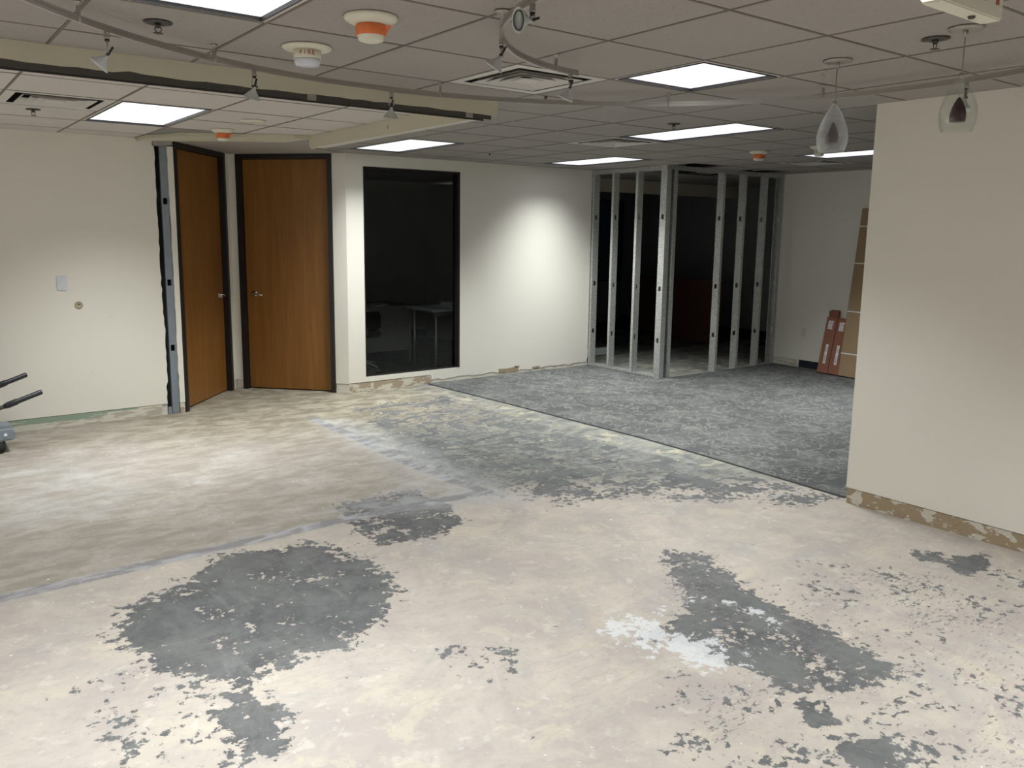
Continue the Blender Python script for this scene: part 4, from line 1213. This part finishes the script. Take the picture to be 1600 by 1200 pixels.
t = empty('wall_outlet', (XF, 3.56, 0.463)); tag(t, 'ivory power outlet low on the far right wall', 'outlet')
box('plate', (-0.006, -0.038, -0.06), (-0.0005, 0.038, 0.06), m_ivory, t, 0.002)
for z in (-0.025, 0.025):
    so = box('socket', (-0.009, -0.017, z - 0.016), (-0.0062, 0.017, z + 0.016), m_ivory, t, 0.002)
    box('slot', (-0.0098, -0.008, z - 0.006), (-0.0091, -0.005, z + 0.006), m_ink, so)
    box('slot', (-0.0098, 0.005, z - 0.006), (-0.0091, 0.008, z + 0.006), m_ink, so)
# scuffs on the left wall (small dents)
for i, (x, z, s) in enumerate(((-0.30, 0.93, 0.03), (-0.47, 0.46, 0.02), (-0.44, 0.42, 0.012))):
    pts = [(x - s, z), (x - s * .3, z + s * .12), (x + s, z + s * .05), (x + s * .2, z - s * .12)]
    tag(prism('trim_%d' % (16 + i), pts, 'y', YW - 0.0006, YW + 0.001, m_strip_white), kind='structure')

# ------------------------------------------------------------------ cartons against the far right wall
def carton(name, y0, y1, x0, H, th, lean, sway, mat, label, cat, labels=True, gap=0.0):
    """slim upright carton with its foot at x0 leaning back to the wall"""
    hw_ = (y1 - y0) / 2
    t = empty(name, (x0, (y0 + y1) / 2, 0.0095 + th * math.sin(lean) + hw_ * math.sin(abs(sway)) + 0.001)); tag(t, label, cat)
    hw = (y1 - y0) / 2
    rot = Matrix.Rotation(lean, 4, 'Y') @ Matrix.Rotation(-sway, 4, 'X')
    t.rotation_euler = rot.to_euler()
    bm = bmesh.new(); add_box(bm, 0, -hw, 0, th, hw, H)
    bmesh.ops.bevel(bm, geom=bm.edges[:], offset=0.003, segments=1, affect='EDGES')
    body = link_bm('carton_body', bm, mat, t)
    return t, hw
def carton_red(y0, y1, x0, H, label, lean=0.19, sway=-0.015, labels=True, z0=0.0):
    t, hw = carton('long_carton', y0, y1, x0, H, 0.045, lean, sway, m_boxred, label, 'box')
    if z0: t.location.z += z0
    bm = bmesh.new(); add_box(bm, 0.0455, -hw * .98, H - 0.05, 0.048, hw * .98, H + 0.012); link_bm('top_flap', bm, m_boxred, t)
    if labels:
        lb = box('address_label', (-0.0012, -0.005 - 0.03, H - 0.15), (-0.0004, 0.035, H - 0.045), m_paper, t)
        box('label_stripe', (-0.0020, -0.033, H - 0.145), (-0.0014, -0.022, H - 0.055), m_red, lb)
        for k in range(5):
            box('print_line', (-0.0020, -0.015, H - 0.135 + 0.018 * k), (-0.0014, 0.028, H - 0.131 + 0.018 * k), m_ink, lb)
        lb = box('barcode_label', (-0.0012, -0.022, 0.12), (-0.0004, 0.012, 0.36), m_paper, t)
        for k in range(11):
            z = 0.14 + 0.0085 * k
            box('print_line', (-0.0020, -0.015, z), (-0.0014, 0.006, z + 0.003), m_ink, lb)
        for k in range(5):
            z = 0.27 + 0.015 * k
            box('print_line', (-0.0020, -0.015, z), (-0.0014, 0.006, z + 0.005), m_ink, lb)
    return t
carton_red(3.045, 3.185, 7.42, 0.70, 'left red-brown long carton with white labels leaning on the far wall')
carton_red(2.895, 3.035, 7.42, 0.69, 'right red-brown long carton with white labels, beside the tall cardboard panel')
carton_red(3.055, 3.185, 7.605, 0.765, 'taller red-brown carton showing only its top behind the left long carton', 0.012, 0.01, False)
# tall cardboard panel with straps
t, hw = carton('cardboard_pack', 2.20, 2.885, 7.40, 2.02, 0.035, 0.105, -0.012, m_boxtan, 'tall brown cardboard pack with white straps leaning behind the right wall edge', 'cardboard')
for z in (0.27, 0.78, 1.36, 1.80):
    bm = bmesh.new(); add_box(bm, -0.0015, -hw - .001, z, 0.0365, hw + .001, z + 0.014); link_bm('strap', bm, m_paper, t)

# ------------------------------------------------------------------ things in the dark room
t = empty('brown_panel', (9.0, 6.7, 0.009)); tag(t, 'big dark brown slab leaning in the unlit room behind the studs', 'panel')
pA, pB = Vector((8.95, 7.9)), Vector((8.42, 5.56))
dd = pB - pA; t.location = (pA.x, pA.y, 0.018); t.rotation_euler = (0, 0, math.atan2(dd.y, dd.x))
bm = bmesh.new(); add_box(bm, 0, 0.0, 0, dd.length, 0.045, 0.98); bmesh.ops.bevel(bm, geom=bm.edges[:], offset=0.004, segments=1, affect='EDGES')
bmesh.ops.transform(bm, matrix=Matrix.Rotation(math.radians(-4), 4, 'X'), verts=bm.verts[:])
link_bm('slab', bm, m_brownslab, t)
for k in range(2):
    bm = bmesh.new(); add_box(bm, 0.35 + k * 1.1, 0.0455, 0.004, 0.39 + k * 1.1, 0.40, 0.04)
    link_bm('support_batten', bm, m_brownslab, t)
t = empty('white_box', (6.10, 5.90, 0.009)); tag(t, 'low white box with dark top on the floor behind the first studs', 'box')
box('carton_body', (-0.35, -0.14, 0), (0.30, 0.30, 0.115), m_white, t, 0.004)
box('lid', (-0.36, -0.15, 0.1155), (0.31, 0.31, 0.130), m_dmetal, t, 0.003)
# cables lying by the room wall
bm = bmesh.new()
add_tube(bm, [(8.6, 5.0, 0.02), (8.9, 5.3, 0.02), (9.2, 5.2, 0.02), (9.5, 5.7, 0.02), (9.4, 6.3, 0.02), (9.6, 6.9, 0.02)], 0.011, 8)
tag(link_bm('cable', bm, m_rubber, None, True), 'black cable lying on the dark room floor beyond the studs', 'cable')

# ------------------------------------------------------------------ office furniture seen through the window
t = empty('folding_table', (4.0, 6.35, 0.009)); tag(t, 'pale folding table at the right inside the dark office', 'table')
box('table_top', (-0.45, -0.32, 0.71), (0.75, 0.32, 0.74), m_white, t, 0.006)
box('apron', (-0.42, -0.29, 0.65), (0.72, -0.27, 0.709), m_desk, t)
for x, y in ((-0.36, -0.26), (-0.36, 0.26), (0.66, -0.26), (0.66, 0.26)):
    tube('leg', [(x, y, 0), (x, y, 0.708)], 0.014, m_cone, t, 10)
t = empty('paper_stack', (4.05, 6.22, 0.7505)); tag(t, 'stack of white papers on the folding table in the office', 'papers')
for k in range(6):
    box('sheet_bundle', (-0.2 + 0.004 * (k % 3), -0.15 - 0.003 * k, 0.012 * k), (0.15 + 0.005 * (k % 2), 0.12, 0.012 * k + 0.011), m_paper, t)
t = empty('desk', (3.05, 7.1, 0.009)); tag(t, 'grey office desk with white papers at the left inside the dark office', 'desk')
box('desk_top', (-0.8, -0.35, 0.71), (0.65, 0.35, 0.74), m_desk, t, 0.004)
box('side_panel', (-0.78, -0.33, 0), (-0.75, 0.33, 0.709), m_desk, t)
box('side_panel', (0.60, -0.33, 0), (0.63, 0.33, 0.709), m_desk, t)
box('modesty_panel', (-0.749, -0.30, 0.15), (0.599, -0.28, 0.709), m_desk, t)
for k, (x, y) in enumerate(((-0.15, -0.1), (0.2, -0.18), (0.35, 0.05))):
    o = box('paper_sheets', (-0.13, -0.1, 0), (0.13, 0.1, 0.006), m_paper); o.location = (3.05 + x, 7.1 + y, 0.7505 + 0.0 * k); o.rotation_euler = (0, 0, 0.3 * k)
    tag(o, ['loose white papers on the left part of the office desk', 'loose white papers on the middle of the office desk', 'loose white papers on the right part of the office desk'][k], 'papers')
t = empty('storage_carton', (2.95, 7.28, 0.7505)); tag(t, 'tan carton standing on the office desk behind glass', 'box')
box('carton_body', (-0.30, -0.12, 0), (0.28, 0.12, 0.22), m_boxtan, t, 0.003)
box('lid', (-0.305, -0.125, 0.2205), (0.285, 0.125, 0.245), m_boxtan, t, 0.002)
t = empty('monitor', (2.95, 7.28, 0.9965)); tag(t, 'dark monitor on top of the carton on the office desk', 'monitor')
box('screen_case', (-0.27, -0.02, 0.03), (0.27, 0.02, 0.34), m_blackp, t, 0.006)
box('screen_glass', (-0.25, -0.0215, 0.05), (0.25, -0.0202, 0.32), m_ink, t)
box('foot', (-0.12, -0.08, 0.0), (0.12, 0.08, 0.029), m_blackp, t, 0.004)
t = empty('office_chair', (2.72, 6.45, 0.009)); tag(t, 'dark swivel office chair in front of the office desk', 'chair')
bm = bmesh.new(); add_box(bm, -0.24, -0.24, 0.42, 0.24, 0.24, 0.50); bmesh.ops.bevel(bm, geom=bm.edges[:], offset=0.03, segments=3, affect='EDGES'); link_bm('seat', bm, m_rubber, t, True)
bm = bmesh.new(); add_box(bm, -0.20, -0.28, 0.52, 0.20, -0.22, 0.74); bmesh.ops.bevel(bm, geom=bm.edges[:], offset=0.025, segments=3, affect='EDGES'); link_bm('backrest', bm, m_rubber, t, True)
tube('back_post', [(0, -0.18, 0.43), (0, -0.26, 0.47), (0, -0.26, 0.60)], 0.016, m_dmetal, t)
tube('gas_column', [(0, 0, 0.09), (0, 0, 0.43)], 0.022, m_dmetal, t, 12)
for k in range(5):
    a = 2 * math.pi * k / 5 + 0.2
    bs = tube('base_arm', [(0.02 * math.cos(a), 0.02 * math.sin(a), 0.11), (0.18 * math.cos(a), 0.18 * math.sin(a), 0.095), (0.30 * math.cos(a), 0.30 * math.sin(a), 0.062)], [0.018, 0.015, 0.011], m_cone, t, 10)
    tube('caster', [(0.30 * math.cos(a) - 0.012 * math.sin(a), 0.30 * math.sin(a) + 0.012 * math.cos(a), 0.028), (0.30 * math.cos(a) + 0.012 * math.sin(a), 0.30 * math.sin(a) - 0.012 * math.cos(a), 0.028)], 0.028, m_blackp, t, 14)

# ------------------------------------------------------------------ wheelbarrow whose handles poke in at the left
t = empty('wheelbarrow', (-1.75, 4.68, 0)); tag(t, 'wheelbarrow at the left edge, black handle grips pointing right', 'wheelbarrow')
for k, (tip, mid, name_) in enumerate((((-0.954, 4.58, 0.440), (-1.232, 4.58, 0.346), 'near'), ((-1.010, 4.90, 0.535), (-1.25, 4.90, 0.452), 'far'))):
    a, b3 = Vector(tip) - Vector(t.location), Vector(mid) - Vector(t.location)
    d = (b3 - a)
    hd = tube('handle', [a + d * 0.62, a + d * 1.0, a + d * 1.6, Vector((-0.62, (0.10 if k else -0.12), 0.20))], 0.0155, m_dmetal, t, 12)
    bm = bmesh.new()
    add_tube(bm, [a, a + d * 0.03, a + d * 0.60, a + d * 0.64, a + d * 0.85, a + d * 0.95], [0.016, 0.020, 0.0195, 0.024, 0.024, 0.018], 14)
    link_bm('grip', bm, m_blackp, hd, True)
# legs with foot brackets, just inside the frame
for y in (-0.10, 0.16):
    lg = tube('leg', [(0.42, y, 0.30), (0.50, y, 0.13), (0.52, y, 0.04), (0.38, y, 0.03)], 0.014, m_dmetal, t, 10)
bm = bmesh.new(); add_box(bm, 0.44, -0.16, 0.095, 0.585, 0.22, 0.175)
bmesh.ops.bevel(bm, geom=bm.edges[:], offset=0.012, segments=2, affect='EDGES')
br = link_bm('leg_brace', bm, m_bluemetal, t, False)
lathe('bolt', [(0, 0), (0.014, 0), (0.012, 0.006), (0, 0.007)], m_white, br, 14, mtx=aim((0, -1, 0), (0.52, -0.1605, 0.140)))
for y in (-0.14, 0.20):
    lathe('foot', [(0, -0.016), (0.040, -0.016), (0.042, 0.0), (0.040, 0.016), (0, 0.016)], m_rubber, t, 20, mtx=aim((0, 1, 0), (0.475, y, 0.043)))
# tray
bm = bmesh.new()
lo_ = [(-0.55, -0.16, 0.26), (0.20, -0.20, 0.30), (0.20, 0.24, 0.30), (-0.55, 0.20, 0.26)]
hi_ = [(-0.95, -0.26, 0.58), (0.32, -0.28, 0.56), (0.32, 0.32, 0.56), (-0.95, 0.30, 0.58)]
A = [bm.verts.new(p) for p in lo_]; B_ = [bm.verts.new(p) for p in hi_]
bm.faces.new(A)
for k in range(4): bm.faces.new((A[k], A[(k + 1) % 4], B_[(k + 1) % 4], B_[k]))
bmesh.ops.solidify(bm, geom=bm.faces[:], thickness=0.004)
link_bm('tray', bm, m_bluemetal, t)
lathe('wheel', [(0.02, -0.03), (0.14, -0.03), (0.18, -0.025), (0.19, 0), (0.18, 0.025), (0.14, 0.03), (0.02, 0.03)], m_rubber, t, 32, close=True, mtx=aim((0, 1, 0), (-0.95, 0.02, 0.19)))
tube('axle', [(-0.95, -0.10, 0.19), (-0.95, 0.14, 0.19)], 0.012, m_screw, t, 10)
for y in (-0.09, 0.13):
    tube('fork', [(-0.95, y, 0.19), (-0.60, y, 0.235), (-0.2, y, 0.245)], 0.013, m_dmetal, t, 8)
